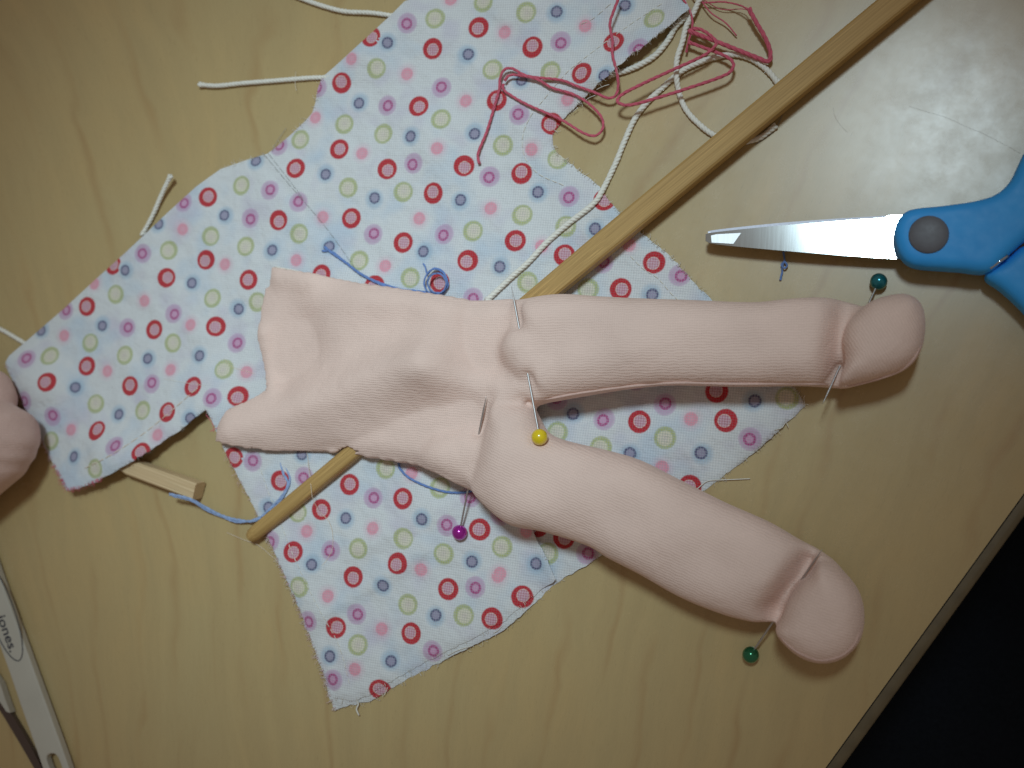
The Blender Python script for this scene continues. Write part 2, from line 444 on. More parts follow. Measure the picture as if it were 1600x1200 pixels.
def mat_wood(name, a, b, dirx, diry):
    n = NT(name); co = n.mm(); r = math.atan2(diry, dirx); m = n.mapv(co, (1, 1, 1), (0, 0, -r)); x, y, z = n.sep(m)
    s = n.comb(n.math('MULTIPLY', x, .02), n.math('MULTIPLY', y, 2.4), n.math('MULTIPLY', z, 2.4))
    f = n.noise(s, 1.0, 4, .65); g = n.noise(n.vec('SCALE', s, scale=3.1), 1.0, 2)
    c = n.mix(n.mr(f, .33, .68), a, b); c = n.mix(n.mr(g, .58, .72, 0, .5), c, tuple(v * .55 for v in a))
    c = n.mix(n.mr(n.noise(n.vec('SCALE', s, scale=1.7), 1.0, 1), .63, .7, 0, .45), c, tuple(min(1, v * 1.5) for v in b))
    return n.set(Base_Color=c, Roughness=.55, Specular_IOR_Level=.25, Normal=n.bump(f, .08, .6))

def mat_steel(name, rough, dirx, diry, col=(.62, .64, .65)):
    n = NT(name); co = n.mm(); m = n.mapv(co, (1, 1, 1), (0, 0, -math.atan2(diry, dirx))); x, y, _ = n.sep(m)
    g = n.noise(n.comb(n.math('MULTIPLY', x, 1.8), n.math('MULTIPLY', y, .05)), 1.0, 3, .6)
    return n.set(Base_Color=col, Metallic=1.0, Roughness=n.mr(g, .3, .7, rough * .95, rough * 1.05), Normal=n.bump(g, .0007, 1.0))

M_TABLE = mat_table(); M_PRINT = mat_print(); M_KNIT = mat_knit(); M_KNIT2 = mat_knit('pink_knit', (.72, .50, .43))
M_BAND = mat_plain('edge_band', (.13, .10, .055), .42, var=.15, sc=.2)
M_SEAM = mat_plain('dark_joint', (.018, .013, .008), .8)
M_CORD = mat_plain('white_cotton_cord', (.82, .785, .70), .9, var=.07, sc=1.5, bump=.06, bsc=5, sheen=.2)
M_RED = mat_plain('rose_floss', (.58, .105, .155), .75, var=.16, sc=1.2, bump=.04, bsc=6, sheen=.2, spec=.25)
M_BLUE = mat_plain('blue_floss', (.15, .25, .53), .72, var=.16, sc=1.2, bump=.04, bsc=6, sheen=.2, spec=.25)
M_PALEBLUE = mat_plain('grey_blue_floss', (.30, .40, .62), .72, var=.16, sc=1.2, bump=.04, bsc=6, sheen=.2, spec=.25)
M_THREAD = mat_plain('cream_thread', (.80, .66, .52), .7, var=.1, sc=1)
M_WTHREAD = mat_plain('white_thread', (.78, .74, .66), .7, var=.1, sc=1)
M_GTHREAD = mat_plain('grey_thread', (.30, .29, .27), .7, var=.1, sc=1)
M_HAIR = mat_plain('brown_hair', (.22, .165, .12), .5)
M_HANDLE = mat_plain('blue_handle', (.04, .40, .98), .5, var=.06, sc=.12, bump=.02, bsc=1.2, spec=.4)
M_CAP = mat_plain('grey_cap', (.145, .15, .17), .5, var=.08, sc=.3, bump=.015, bsc=2)
M_WHITE = mat_plain('white_plastic', (.50, .47, .40), .4, var=.04, sc=.1)
M_INK = mat_plain('black_ink', (.03, .03, .045), .6)
M_PIN = NT('pin_steel').set(Base_Color=(.55, .53, .52, 1), Metallic=1.0, Roughness=.5)
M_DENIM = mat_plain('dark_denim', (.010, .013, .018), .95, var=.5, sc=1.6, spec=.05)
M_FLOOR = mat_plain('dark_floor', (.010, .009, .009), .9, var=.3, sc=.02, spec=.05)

# ------------------------------------------------------------------ the table and what lies below its edge
e0, e1 = P(1600, 772.5), P(1291, 1200)                       # the joint between the top and its edge band
ed = (e0 - e1)[:2]; ed /= np.linalg.norm(ed); en = np.array([ed[1], -ed[0]])       # en points off the table
table = empty('table', [e0[0], e0[1], 0], 'pale maple laminate table with a rounded edge band', 'table')
def off(a, b): q = e1[:2] + ed * a + en * b; return [q[0], q[1]]
add('tabletop', prism([off(-500, -.14), off(600, -.14), off(600, -700), off(-500, -700)], -25.0, 0.0), M_TABLE, table, smooth=False)
prof = [(.14, -25), (.14, -.05)] + [(.14 + 1.2 + 1.5 * math.sin(a), -1.55 + 1.5 * math.cos(a)) for a in np.linspace(0, math.pi / 2, 8)] + [(2.84, -23.5), (1.6, -25)]
pa = np.array([[*off(-500, b), z] for b, z in prof]); pb = np.array([[*off(600, b), z] for b, z in prof]); k = len(prof)
add('edge_band', (np.vstack([pa, pb]), [np.array([[i, (i + 1) % k, k + (i + 1) % k, k + i] for i in range(k)])]), M_BAND, table, sharp=40)
add('joint', (np.array([[*off(-500, -.14), -.5], [*off(600, -.14), -.5], [*off(600, .14), -.5], [*off(-500, .14), -.5]]), [np.array([[0, 3, 2, 1]])]), M_SEAM, table)
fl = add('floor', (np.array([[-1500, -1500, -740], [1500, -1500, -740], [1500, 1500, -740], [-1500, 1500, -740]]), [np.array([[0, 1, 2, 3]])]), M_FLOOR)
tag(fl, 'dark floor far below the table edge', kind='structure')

# dark jeans of the sitter: a draped sheet over two thighs reaching under the table
g = np.linspace(-260, 260, 90); gx, gy = np.meshgrid(g, g, indexing='ij')
lapc = e1[:2] + ed * 95 + en * 150
u_ = gx; v_ = gy
hz = -215 + 62 * np.maximum(np.exp(-((u_ - 95) / 70) ** 2), np.exp(-((u_ + 95) / 70) ** 2)) - .05 * v_ + 2.0 * np.sin(u_ * .09 + v_ * .05) * np.sin(v_ * .06)
lv = np.stack([lapc[0] + ed[0] * u_ + en[0] * v_, lapc[1] + ed[1] * u_ + en[1] * v_, hz], -1).reshape(-1, 3)
ii = (np.arange(89)[:, None] * 90 + np.arange(89)[None]).ravel(); lq = np.stack([ii, ii + 1, ii + 91, ii + 90], 1)[:, ::-1]
lb = lv.copy(); lb[:, 2] -= 8
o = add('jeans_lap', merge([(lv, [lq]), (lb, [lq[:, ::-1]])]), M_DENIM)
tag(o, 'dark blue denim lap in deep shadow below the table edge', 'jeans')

# ------------------------------------------------------------------ printed cotton dress
R_, G_, B_, U_, K_ = 0, 1, 2, 3, 4
RINGS = {
 R_: [(748,43),(579,57),(676,76),(776,157),(534,130),(654,166),(530,233),(605,264),(725,259),(462,263),(677,302),(815,271),(832,74),(959,66),(909,114),(862,193),(805,376),(944,312),(1022,410),(970,452),(882,399),
      (325,308),(322,406),(176,414),(260,434),(388,437),(136,479),(241,515),(337,510),(136,572),(72,597),(203,603),(301,604),(261,644),(372,619),(151,673),(219,707),(367,715),
      (440,751),(548,757),(631,779),(504,796),(751,827),(460,862),(622,880),(554,901),(999,659),(1134,657),(1078,760),(881,840),(702,920),(770,966),(527,980),(644,989),(594,1078),(817,932),
      (435,344),(549,341),(630,379),(502,429),(731,407),(585,446),(687,441),(840,822)],
 G_: [(680,29),(755,3),(770,109),(588,107),(689,186),(538,194),(599,209),(786,227),(469,218),(544,293),(630,300),(822,19),(1022,29),(860,112),(872,248),(816,336),(884,354),(824,441),(919,452),
      (377,290),(329,369),(384,385),(264,391),(181,460),(332,466),(141,536),(270,536),(78,556),(195,555),(350,577),(150,631),(223,641),(148,732),(80,689),(604,732),(689,762),(632,841),(561,857),(695,865),(786,854),(467,800),
      (871,676),(939,699),(1039,684),(856,865),(469,917),(639,944),(726,961),(561,1007),(467,365),(739,361),(561,407),(641,434),(402,472),(1230,622)],
 B_: [(605,66),(730,85),(562,160),(741,207),(642,213),(509,271),(585,311),(719,314),(400,252),(869,20),(977,9),(814,125),(946,116),(841,301),(930,359),(1017,460),
      (352,337),(246,350),(197,422),(301,442),(372,482),(160,507),(65,516),(232,561),(311,555),(119,606),(185,647),(295,654),(116,714),(475,710),(420,792),(542,811),(660,810),(490,880),(739,876),
      (897,645),(1177,626),(985,710),(1097,709),(839,881),(599,915),(682,963),(516,1024),(612,1031),(424,392),(516,384),(663,393),(782,416)],
 U_: [(636,36),(690,137),(605,165),(496,136),(646,255),(765,276),(435,228),(421,297),(811,179),(876,65),(997,75),(889,307),(942,410),(1062,430),
      (391,341),(286,316),(223,396),(271,490),(102,485),(199,512),(370,536),(41,561),(237,600),(82,651),(331,622),(178,697),(38,626),(397,721),(477,745),(585,778),(700,821),(784,804),(519,860),(736,776),(424,845),
      (944,655),(1039,632),(1172,686),(917,865),(744,917),(559,959),(483,970),(677,1017),(522,1062),(467,316),(583,366),(694,366),(739,466),(870,624)],
 K_: [(788,50),(704,-2),(548,92),(636,115),(727,157),(492,185),(684,231),(566,239),(915,40),(886,156),(831,232),(847,384),(982,381),(285,357),(352,414),(147,442),(225,469),(297,507),(100,525),(167,580),(267,577),(385,582),
      (112,671),(245,679),(645,740),(584,826),(482,830),(660,889),(781,897),(1080,655),(1034,731),(825,829),(514,930),(780,900),(599,983),(557,1045),(504,340),(655,343),(767,326),(464,407),(601,416)],
}
BACK = [(655,-6),(632,2),(608,26),(560,70),(524,103),(503,121),(496,140),(493,160),(488,176),(478,188),(455,210),(430,231),(418,240),(385,250),(345,264),(325,278),(306,292),(262,332),(200,391),(150,436),(98,484),(40,534),(14,556),(7,568),(12,577),(22,600),(40,640),(62,682),(84,728),(104,766),(128,761),(160,748),(188,731),(215,716),(245,697),(280,673),(312,646),(321,640),(330,655),(350,702),(372,745),(400,800),(430,866),(462,938),(482,990),(502,1045),(516,1092),(523,1110),(548,1102),(577,1097),(604,1081),(642,1058),(692,1032),(742,1008),(787,985),(832,946),(872,909),(920,880),(945,864),(975,845),(1010,828),(1060,795),(1110,760),(1160,722),(1210,680),(1258,634),(1250,618),(1228,592),(1180,536),(1113,470),(1080,436),(1045,398),(1010,370),(985,352),(960,324),(936,292),(905,266),(870,240),(864,226),(863,212),(874,194),(888,178),(915,150),(945,122),(980,90),(1020,60),(1055,32),(1078,13),(1070,-6)]
FRONT = [(352,706),(374,748),(402,802),(432,868),(464,940),(484,990),(506,1046),(520,1090),(545,1096),(575,1087),(600,1072),(640,1048),(690,1022),(740,997),(785,973),(830,934),(868,905),(852,868),(826,817),(800,760),(720,690),(600,650),(420,650),(360,660)]
RAW_BACK = (BACK.index((20,600)) if (20,600) in BACK else BACK.index((22,600)))

def gau(px, py, pts, s, h): return h * np.exp(-(seg_dist(px, py, pts) / s) ** 2)
def cloth_h(px, py, lift=0.0):
    """Height of the printed cloth over the table, with its folds and the things it rests on."""
    px = np.asarray(px, float); py = np.asarray(py, float)
    h = .95 + .75 * np.sin(px * .017 + py * .011) * np.sin(py * .021 - px * .006 + 1) + .2 * np.sin(px * .041 - py * .033)
    h = h + gau(px, py, [(112, 770), (215, 718), (318, 645)], 62, 4.6) + gau(px, py, [(165, 705), (215, 720)], 36, 2.6)
    h = h + gau(px, py, [(7, 568), (60, 600)], 45, 3.0) + gau(px, py, [(320, 520), (345, 470), (420, 400)], 30, .9) - gau(px, py, [(290, 560), (330, 540), (380, 500)], 26, .7)
    h = h + gau(px, py, [(500, 962), (575, 918), (660, 860)], 14, 1.1) + gau(px, py, [(560, 860), (660, 800), (760, 770)], 16, .6)
    h = h + gau(px, py, [(950, 125), (1010, 72), (1078, 15)], 34, 4.2) + gau(px, py, [(640, 10), (560, 75), (505, 122)], 26, .9)
    h = h + gau(px, py, [(230, 365), (330, 275)], 22, .8) + gau(px, py, [(700, 60), (800, 160), (850, 260)], 22, .5) - gau(px, py, [(400, 245), (470, 320), (560, 430)], 9, .5)
    h = h + (gau(px, py, [(822, 800), (870, 905)], 16, 1.5) if lift else 0)
    h = h + gau(px, py, [(960, 680), (1080, 690), (1200, 640)], 40, .6) + gau(px, py, [(880, 700), (1000, 640)], 16, .5) + gau(px, py, [(650, 200), (720, 330), (700, 420)], 24, .5)
    return np.maximum(h, .55) + lift

def dense(outline, step=7.0, rough=None, amp=.0):
    p = np.asarray(outline, float); out = []
    for i in range(len(p)):
        a, b = p[i], p[(i + 1) % len(p)]; L = np.linalg.norm(b - a); m = max(1, int(L / step))
        t = np.linspace(0, 1, m, endpoint=False)[:, None]; q = a * (1 - t) + b * t
        if rough is not None and rough(i):
            nrm = np.array([-(b - a)[1], (b - a)[0]]) / (L + 1e-9); q = q + nrm * (RNG.normal(0, amp, len(q)))[:, None]
        out.append(q)
    return np.vstack(out)

ring_px = np.array([(x, y, k) for k, l in RINGS.items() for x, y in l], float)
doll_cover = [(420,418),(800,470),(1280,466),(1440,480),(1430,560),(1300,605),(850,632),(1280,868),(1222,960),(930,860),(735,760),(640,720),(435,705),(340,690),(410,600)]
extra = []
for _ in range(4000):                                          # the print goes on under the doll
    c = np.array([random.uniform(340, 1250), random.uniform(418, 900)])
    if not inside(doll_cover, c[0], c[1]) or not inside(BACK, c[0], c[1]): continue
    allp = np.vstack([ring_px[:, :2], np.array(extra)[:, :2]]) if extra else ring_px[:, :2]
    if np.min(np.linalg.norm(allp - c, axis=1)) > 44: extra.append((c[0], c[1], random.randrange(5)))
ring_px = np.vstack([ring_px, extra])
ring_w = P(ring_px[:, 0], ring_px[:, 1], cloth_h(ring_px[:, 0], ring_px[:, 1]))
ang = RNG.uniform(0, 2 * math.pi, len(ring_px))
mag = np.choose(ring_px[:, 2].astype(int), [.42, .30, .38, .40, .30]) * RNG.uniform(.3, 1.1, len(ring_px))
ring_o = np.column_stack([np.cos(ang) * mag, np.sin(ang) * mag, RNG.random(len(ring_px))])

def cloth_panel(name, outline, lift, parent, spacing=6.4, raw=lambda i: True, roll=.45, skip=()):
    o2 = dense(outline, 6.0, raw, .8)
    v, f = triangulate(o2, (), spacing)
    d = poly_dist(o2, v[:, 0], v[:, 1]); hz = cloth_h(v[:, 0], v[:, 1], lift) - roll * np.exp(-np.maximum(d, 0) / 4.0)
    top = P(v[:, 0], v[:, 1], hz); bot = top.copy(); bot[:, 2] -= .30
    f = f[:, ::-1]                                             # image y runs down
    V, F = shell(top, bot, f)
    ob = add(name, (V, F), M_PRINT, parent); me = ob.data
    attr(me, 'cloth_co', np.vstack([top, top]) * [1, 1, 0])
    n = len(me.polygons); cen = np.empty(n * 3, np.float32); me.polygons.foreach_get('center', cen)
    cen = cen.reshape(-1, 3) / MM + origin_of(parent)
    ni = np.empty(n, int); rw = ring_w[:, :2].copy()
    for c in skip: rw[(ring_px[:, 0] == c[0]) & (ring_px[:, 1] == c[1])] += 5000
    for s in range(0, n, 4000):
        ni[s:s + 4000] = np.argmin(((cen[s:s + 4000, None, :2] - rw[None]) ** 2).sum(-1), 1)
    attr(me, 'ring_centre', np.column_stack([ring_w[ni, :2], ring_px[ni, 2]]), 'FACE'); attr(me, 'ring_inner', ring_o[ni], 'FACE')
    me.set_sharp_from_angle(angle=math.radians(60))
    return ob

dress = empty('doll_dress', P(600, 560, 0), 'unfinished white cotton doll dress printed with coloured rings, lying flat under the doll legs', 'dress')
iraw = BACK.index((7, 568))
cloth_panel('back_panel', BACK, 0.0, dress, raw=lambda i: i >= iraw)
cloth_panel('front_panel', FRONT, .75, dress, skip=[(856,865),(881,840),(917,865),(840,822)])

def on_cloth(pts, dz, step=4.0, lift=0.0):
    q = spline(np.asarray(pts, float), step); return P(q[:, 0], q[:, 1], cloth_h(q[:, 0], q[:, 1], lift) + dz)

def stitches(pts, mat, name, r=.11, dash=1.9, gap=.5, lift=0.0, wob=.0):
    p = on_cloth(pts, .12, 2.0, lift); s = np.concatenate([[0], np.cumsum(np.linalg.norm(np.diff(p, axis=0), axis=1))]); parts = []
    a = 0.0
    while a + dash < s[-1]:
        t = np.linspace(a, a + dash, 5); q = np.stack([np.interp(t, s, p[:, k]) for k in range(3)], 1)
        q[:, 2] += np.array([-.25, .06, .1, .06, -.25]); q[:, :2] += RNG.normal(0, wob, 2)
        parts.append(tube(q, r, 5)); a += dash + gap
    o = add(name, merge(parts), mat, dress); o['kind'] = 'stuff'; return o
stitches([(132,732),(175,710),(225,677),(270,640),(310,605)], M_THREAD, 'sleeve_stitching', .12, 2.6, .3)
stitches([(1035,5),(975,45),(905,97),(882,117),(850,155),(830,180),(817,212),(820,245),(842,272),(882,290)], M_WTHREAD, 'side_stitching', .12, 1.7, .35)
stitches([(985,400),(1005,420),(1028,435),(1052,462),(1075,480)], M_WTHREAD, 'side_stitching', .12, 1.5, .5)
stitches([(408,735),(418,765),(432,800),(455,860),(480,915),(500,955),(530,1010),(549,1080)], M_WTHREAD, 'skirt_stitching', .11, 1.5, .5, .75)
stitches([(410,238),(450,286),(505,350),(545,405),(570,442)], M_GTHREAD, 'neck_stitching', .075, 2.8, .1)
stitches([(418,238),(460,292),(480,320)], M_GTHREAD, 'neck_stitching', .075, 2.8, .2)
stitches([(955,5),(925,30),(900,40)], M_WTHREAD, 'side_stitching', .08, 2.2, .3)

def frays(outline, i0, i1, lift, count, mat, name, lmin=2, lmax=12, spread=.9):
    p = np.asarray(outline, float)[i0:i1]; s = np.concatenate([[0], np.cumsum(np.linalg.norm(np.diff(p, axis=0), axis=1))]); parts = []
    for _ in range(count):
        a = random.uniform(0, s[-1]); c = np.array([np.interp(a, s, p[:, 0]), np.interp(a, s, p[:, 1])])
        t = np.array([np.interp(a + 2, s, p[:, 0]), np.interp(a + 2, s, p[:, 1])]) - np.array([np.interp(a - 2, s, p[:, 0]), np.interp(a - 2, s, p[:, 1])])
        t /= np.linalg.norm(t) + 1e-9; nn = np.array([-t[1], t[0]])
        if inside(outline, *(c + nn * 4)): nn = -nn
        L = random.uniform(lmin, lmax) * random.random() ** 1.2 + 1.5; b = random.uniform(-1, 1) * spread
        q = np.array([c - nn * 3, c + (nn + t * b * .5) * L * .5, c + (nn + t * b) * L]); z0 = float(cloth_h(c[0], c[1], lift))
        zz = np.linspace(z0, max(.25, z0 - .5 + random.uniform(-.4, .6)), 3)
        parts.append(tube(spline(P(q[:, 0], q[:, 1], zz), .4), random.uniform(.025, .05), 4))
    o = add(name, merge(parts), mat, dress); o['kind'] = 'stuff'; return o
M_FRAYPINK = mat_plain('frayed_pink', (.78, .56, .60), .85)
M_FRAYRED = mat_plain('frayed_red', (.72, .12, .20), .85)
i = BACK.index
frays(BACK, i((7,568)), i((104,766)) + 1, 0, 110, M_FRAYPINK, 'frayed_edge', 1, 6)
frays(BACK, i((84,728)), i((160,748)) + 1, 0, 80, M_FRAYRED, 'frayed_edge', 1, 8)
frays(BACK, i((104,766)), i((321,640)) + 1, 0, 45, M_GTHREAD, 'frayed_edge', 1, 5)
frays(BACK, i((321,640)), i((523,1110)) + 1, 0, 230, M_FRAYPINK, 'frayed_edge', 1, 8)
frays(BACK, i((400,800)), i((523,1110)) + 1, 0, 120, M_WTHREAD, 'frayed_edge', 1, 9)
frays(BACK, i((523,1110)), i((1258,634)) + 1, 0, 120, M_WTHREAD, 'frayed_edge', 1, 9)
frays(BACK, i((1258,634)), i((864,226)) + 1, 0, 200, M_WTHREAD, 'frayed_edge', 1, 8)
frays(BACK, i((863,212)), i((1078,13)) + 1, 0, 70, M_WTHREAD, 'frayed_edge', 1, 10)
frays(BACK, i((503,121)), i((345,264)) + 1, 0, 45, M_WTHREAD, 'frayed_edge', 1, 9)
frays(FRONT, 7, 18, .75, 60, M_WTHREAD, 'frayed_edge', 1, 10)
# the longer ravelled ends that hang off the cloth
LONG = [([(556,1092),(560,1100),(557,1108),(561,1118)],.22,M_WTHREAD),([(735,1010),(715,1016),(700,1024)],.09,M_WTHREAD),([(785,978),(778,985),(771,989)],.09,M_WTHREAD),([(606,1074),(602,1083),(599,1087)],.09,M_WTHREAD),
        ([(1232,668),(1228,660),(1222,668),(1210,672)],.08,M_WTHREAD),([(425,236),(432,222),(445,203),(447,200)],.06,M_GTHREAD),([(322,648),(332,662),(334,675)],.08,M_FRAYRED),([(340,668),(331,673),(328,674)],.08,M_FRAYRED),
        ([(932,140),(942,135),(952,132)],.08,M_WTHREAD),([(912,160),(920,153),(930,149)],.09,M_WTHREAD),([(895,175),(903,168)],.08,M_WTHREAD),([(1258,634),(1256,622),(1258,618)],.07,M_WTHREAD),([(462,112),(461,128),(463,142)],.05,M_WTHREAD)]
parts = []
for pts, r, m_ in LONG:
    q = spline(np.asarray(pts, float), 3.0); parts.append((m_, tube(P(q[:, 0], q[:, 1], np.maximum(.4, cloth_h(q[:, 0], q[:, 1]) + .1)), r, 5)))
for m_ in (M_WTHREAD, M_FRAYRED, M_GTHREAD):
    o = add('ravelled_ends', merge([g_ for a, g_ in parts if a is m_]), m_, dress); o['kind'] = 'stuff'

# ------------------------------------------------------------------ wooden sticks
def stick(name, stations, mat, label, cat, sides=32):
    """stations: (px, py, z centre, half width mm, roundness 0 square .. 1 round)."""
    pts = np.array([P(a, b, z) for a, b, z, *_ in stations]); hw = np.array([s[3] for s in stations]); rd = np.array([s[4] for s in stations])
    L = np.concatenate([[0], np.cumsum(np.linalg.norm(np.diff(pts, axis=0), axis=1))])
    ss = np.unique(np.concatenate([np.arange(0, L[-1], 4.0), L])); c = np.stack([np.interp(ss, L, pts[:, k]) for k in range(3)], 1)
    w = np.interp(ss, L, hw); rr = np.interp(ss, L, rd); t, n, b = frames(c); a = np.linspace(0, 2 * math.pi, sides, endpoint=False) + math.pi / sides
    v = []
    for q in range(len(ss)):
        ex = 2 + (1 - rr[q]) * 9; k = (np.abs(np.cos(a)) ** ex + np.abs(np.sin(a)) ** ex) ** (-1 / ex)
        rot = math.radians(6) * (1 - rr[q]); ca, sa = np.cos(a) * k * w[q], np.sin(a) * k * w[q]
        x_, y_ = ca * math.cos(rot) - sa * math.sin(rot), ca * math.sin(rot) + sa * math.cos(rot)
        v.append(c[q] + x_[:, None] * n[q] + y_[:, None] * b[q])
    v = np.vstack(v); m = len(ss); i_ = np.arange(m - 1)[:, None] * sides; k = np.arange(sides)[None]; k2 = (k + 1) % sides
    q = np.stack([i_ + k, i_ + k2, i_ + sides + k2, i_ + sides + k], -1).reshape(-1, 4)
    v = np.vstack([v, c[:1], c[-1:]]); k = np.arange(sides); k2 = (k + 1) % sides; o_ = (m - 1) * sides
    f = [q, np.stack([np.full(sides, m * sides), k2, k], -1), np.stack([np.full(sides, m * sides + 1), o_ + k, o_ + k2], -1)]
    ob = add(name, (v, f), mat, sharp=38); return tag(ob, label, cat)
sd = P(1405, 0) - P(393, 838)
M_WOOD = mat_wood('bamboo', (.40, .24, .082), (.53, .335, .122), sd[0], sd[1])
stick('chopstick', [(391, 840, 2.6, 1.45, 1), (395, 836, 2.75, 1.95, 1), (402, 830, 2.9, 2.1, 1), (560, 700, 3.2, 2.2, .8), (700, 584, 3.6, 2.5, .35), (960, 368, 4.4, 2.95, .12), (1405, 0, 4.0, 3.05, .08), (1640, -195, 3.4, 3.1, .08)], M_WOOD,
      'long square bamboo chopstick running diagonally under the doll legs', 'chopstick')
s2 = P(316, 772) - P(190, 722)
M_WOOD2 = mat_wood('pale_bamboo', (.58, .41, .22), (.72, .53, .32), s2[0], s2[1])
stick('wooden_stick', [(158, 705, 1.9, 1.2, 1), (180, 714, 2.3, 1.6, .7), (206, 729, 2.9, 2.25, .12), (311, 767, 2.9, 2.4, .05)], M_WOOD2,
      'short pale square wooden stick poking out from under the sleeve', 'stick')

# ------------------------------------------------------------------ the doll: two stuffed legs on an open torso
LEG_A = [(806,474),(830,466),(880,460),(940,464),(1000,467),(1100,470),(1180,473),(1230,468),(1280,465),(1318,468),(1352,480),(1372,505),(1374,550),(1358,588),(1316,604),(1250,603),(1150,604),(1050,602),(980,608),(900,621),(860,628),(838,630),(822,610),(812,575),(800,545),(808,510)]
LEG_B = [(764,622),(800,628),(832,640),(852,672),(880,687),(950,704),(1000,719),(1060,749),(1130,784),(1200,815),(1250,844),(1282,862),(1308,886),(1298,918),(1266,954),(1230,966),(1203,975),(1160,968),(1120,956),(1060,931),(1000,897),(950,871),(920,853),(850,831),(800,821),(762,792),(736,761),(742,720),(752,670)]
FOOT_A = [(1340,490),(1358,474),(1385,464),(1415,461),(1436,472),(1445,495),(1444,530),(1434,558),(1410,580),(1370,594),(1335,602),(1310,607),(1308,590),(1318,560),(1316,535),(1324,508)]
FOOT_B = [(1276,866),(1292,872),(1318,893),(1340,920),(1350,950),(1349,985),(1338,1009),(1315,1028),(1283,1034),(1250,1024),(1222,1000),(1212,982),(1222,962),(1230,940),(1246,915),(1262,893)]
TORSO = [(420,413),(445,419),(490,427),(560,443),(640,455),(700,465),(745,473),(800,470),(840,480),(850,560),(846,622),(820,640),(790,700),(760,770),(733,760),(698,742),(656,726),(586,716),(523,707),(470,706),(435,707),(385,701),(337,691),(344,668),(357,639),(385,626),(413,609),(408,590),(403,565),(395,523),(400,480),(407,448),(416,444)]
VOX = .62
wa = {k: PP(closed_spline(v, 6) if k != 'T' else dense(v, 6), z)[:, :2] for k, v, z in (('A', LEG_A, 10.5), ('B', LEG_B, 11), ('FA', FOOT_A, 12), ('FB', FOOT_B, 12), ('T', TORSO, 5.0))}
allw = np.vstack(list(wa.values())); lo = allw.min(0) - 4; hi = allw.max(0) + 4
ax = np.arange(lo[0], hi[0], VOX); ay = np.arange(lo[1], hi[1], VOX); az = np.arange(-.6, 29.5, VOX)
X, Y = np.meshgrid(ax, ay, indexing='ij'); Zc = az[None, None, :]
DIST = {k: poly_dist(p, X, Y) for k, p in wa.items()}
def wl(pts, z=10): return PP(pts, z)[:, :2]
def bumps(items, z):
    t = np.zeros_like(X)
    for pts, s, h in items: t += h * np.exp(-(seg_dist(X, Y, wl(pts, z)) / s) ** 2)
    return t
def pillow(k, w, h, zc):
    """Stuffed tube or pad: elliptical section that follows the traced outline."""
    d = DIST[k]; a = np.maximum(w - d, 0) / w; q = (a[:, :, None] ** 2.5 + np.abs((Zc - zc[:, :, None]) / h[:, :, None]) ** 2.5) ** .4
    return (q - 1) * min(w, float(h.min()))
one = np.ones_like(X)
lumps = .30 * np.sin(X * .31 + .4) * np.sin(Y * .22 + X * .07) + .3 * np.sin(X * .12 - Y * .4)
hA = 9.1 * one + bumps([([(1000,480),(1000,600)], 12, .25), ([(1324,480),(1309,600)], 3.8, -3.8)], 11) + lumps * .5
hB = 9.5 * one + bumps([([(1266,878),(1214,954)], 3.3, -4.8), ([(766,640),(742,745)], 4, -1.2)], 11) + lumps * .5
fA = pillow('A', 10.6, hA, hA + 1.0); fB = pillow('B', 11.6, hB, hB + 1.0)
hFA = 10.2 * one; hFB = 10.8 * one
fFA = pillow('FA', 7.6, hFA, hFA + 1.8); fFB = pillow('FB', 8.2, hFB, hFB + 1.6)
xl = P(400, 560, 5)[0]; xr = P(720, 560, 5)[0]; tt = np.clip((X - xl) / (xr - xl), 0, 1); tt = tt * tt * (3 - 2 * tt)
Tm = .95 + 4.4 * tt
zc = 2.4 + 5.6 * tt + bumps([([(360,668),(430,648),(520,622),(610,590),(676,576)], 8.0, 5.4), ([(676,576),(722,592),(768,610),(810,622)], 6.0, 2.2), ([(480,755),(550,728),(620,700),(690,660),(738,648)], 7.6, -4.6),
     ([(430,572),(462,545)], 8.0, -2.4), ([(596,512),(640,500)], 8.0, -1.3), ([(700,490),(600,470),(480,450)], 6, .9), ([(768,505),(764,548)], 7.0, -4.6), ([(695,695),(738,690)], 7.5, 3.0), ([(610,695),(550,700)], 7, .9),
     ([(425,425),(480,432)], 4, 1.8), ([(398,520),(414,604)], 2.6, 1.6), ([(520,515),(560,505)], 8, 1.3), ([(345,688),(430,690)], 6, .8), ([(480,470),(600,480)], 3.0, .35), ([(470,500),(560,470)], 2.6, -.3), ([(560,600),(640,575)], 2.4, .3), ([(700,640),(740,650)], 3, .5)], 8)
zc = np.maximum(zc, Tm + .9)
dT = DIST['T']; we = 5.5; prof_ = np.sqrt(np.clip(1 - (1 - np.clip(dT / we, 0, 1)) ** 2, 0, 1)); prof_ = np.maximum(prof_, np.where(dT > 0, .5, 0))
fT = np.where(dT[:, :, None] > 0, (np.abs(Zc - zc[:, :, None]) - (Tm * prof_)[:, :, None]) * .8, np.sqrt(dT[:, :, None] ** 2 + np.maximum(np.abs(Zc - zc[:, :, None]) - .4, 0) ** 2))
stack = {'T': fT, 'A': fA, 'B': fB, 'FA': fFA, 'FB': fFB}
F = smin(smin(fT, fA, 2.6), fB, 1.5); F = smin(F, fFA, .9); F = smin(F, fFB, .9)

def seg3(a, b):
    a = np.asarray(a, float); b = np.asarray(b, float); d = b - a; L = d.dot(d)
    t = np.clip(((X - a[0]) * d[0] + (Y - a[1]) * d[1])[:, :, None] / L + (Zc - a[2]) * d[2] / L, 0, 1)
    return np.sqrt((X[:, :, None] - a[0] - t * d[0]) ** 2 + (Y[:, :, None] - a[1] - t * d[1]) ** 2 + (Zc - a[2] - t * d[2]) ** 2)
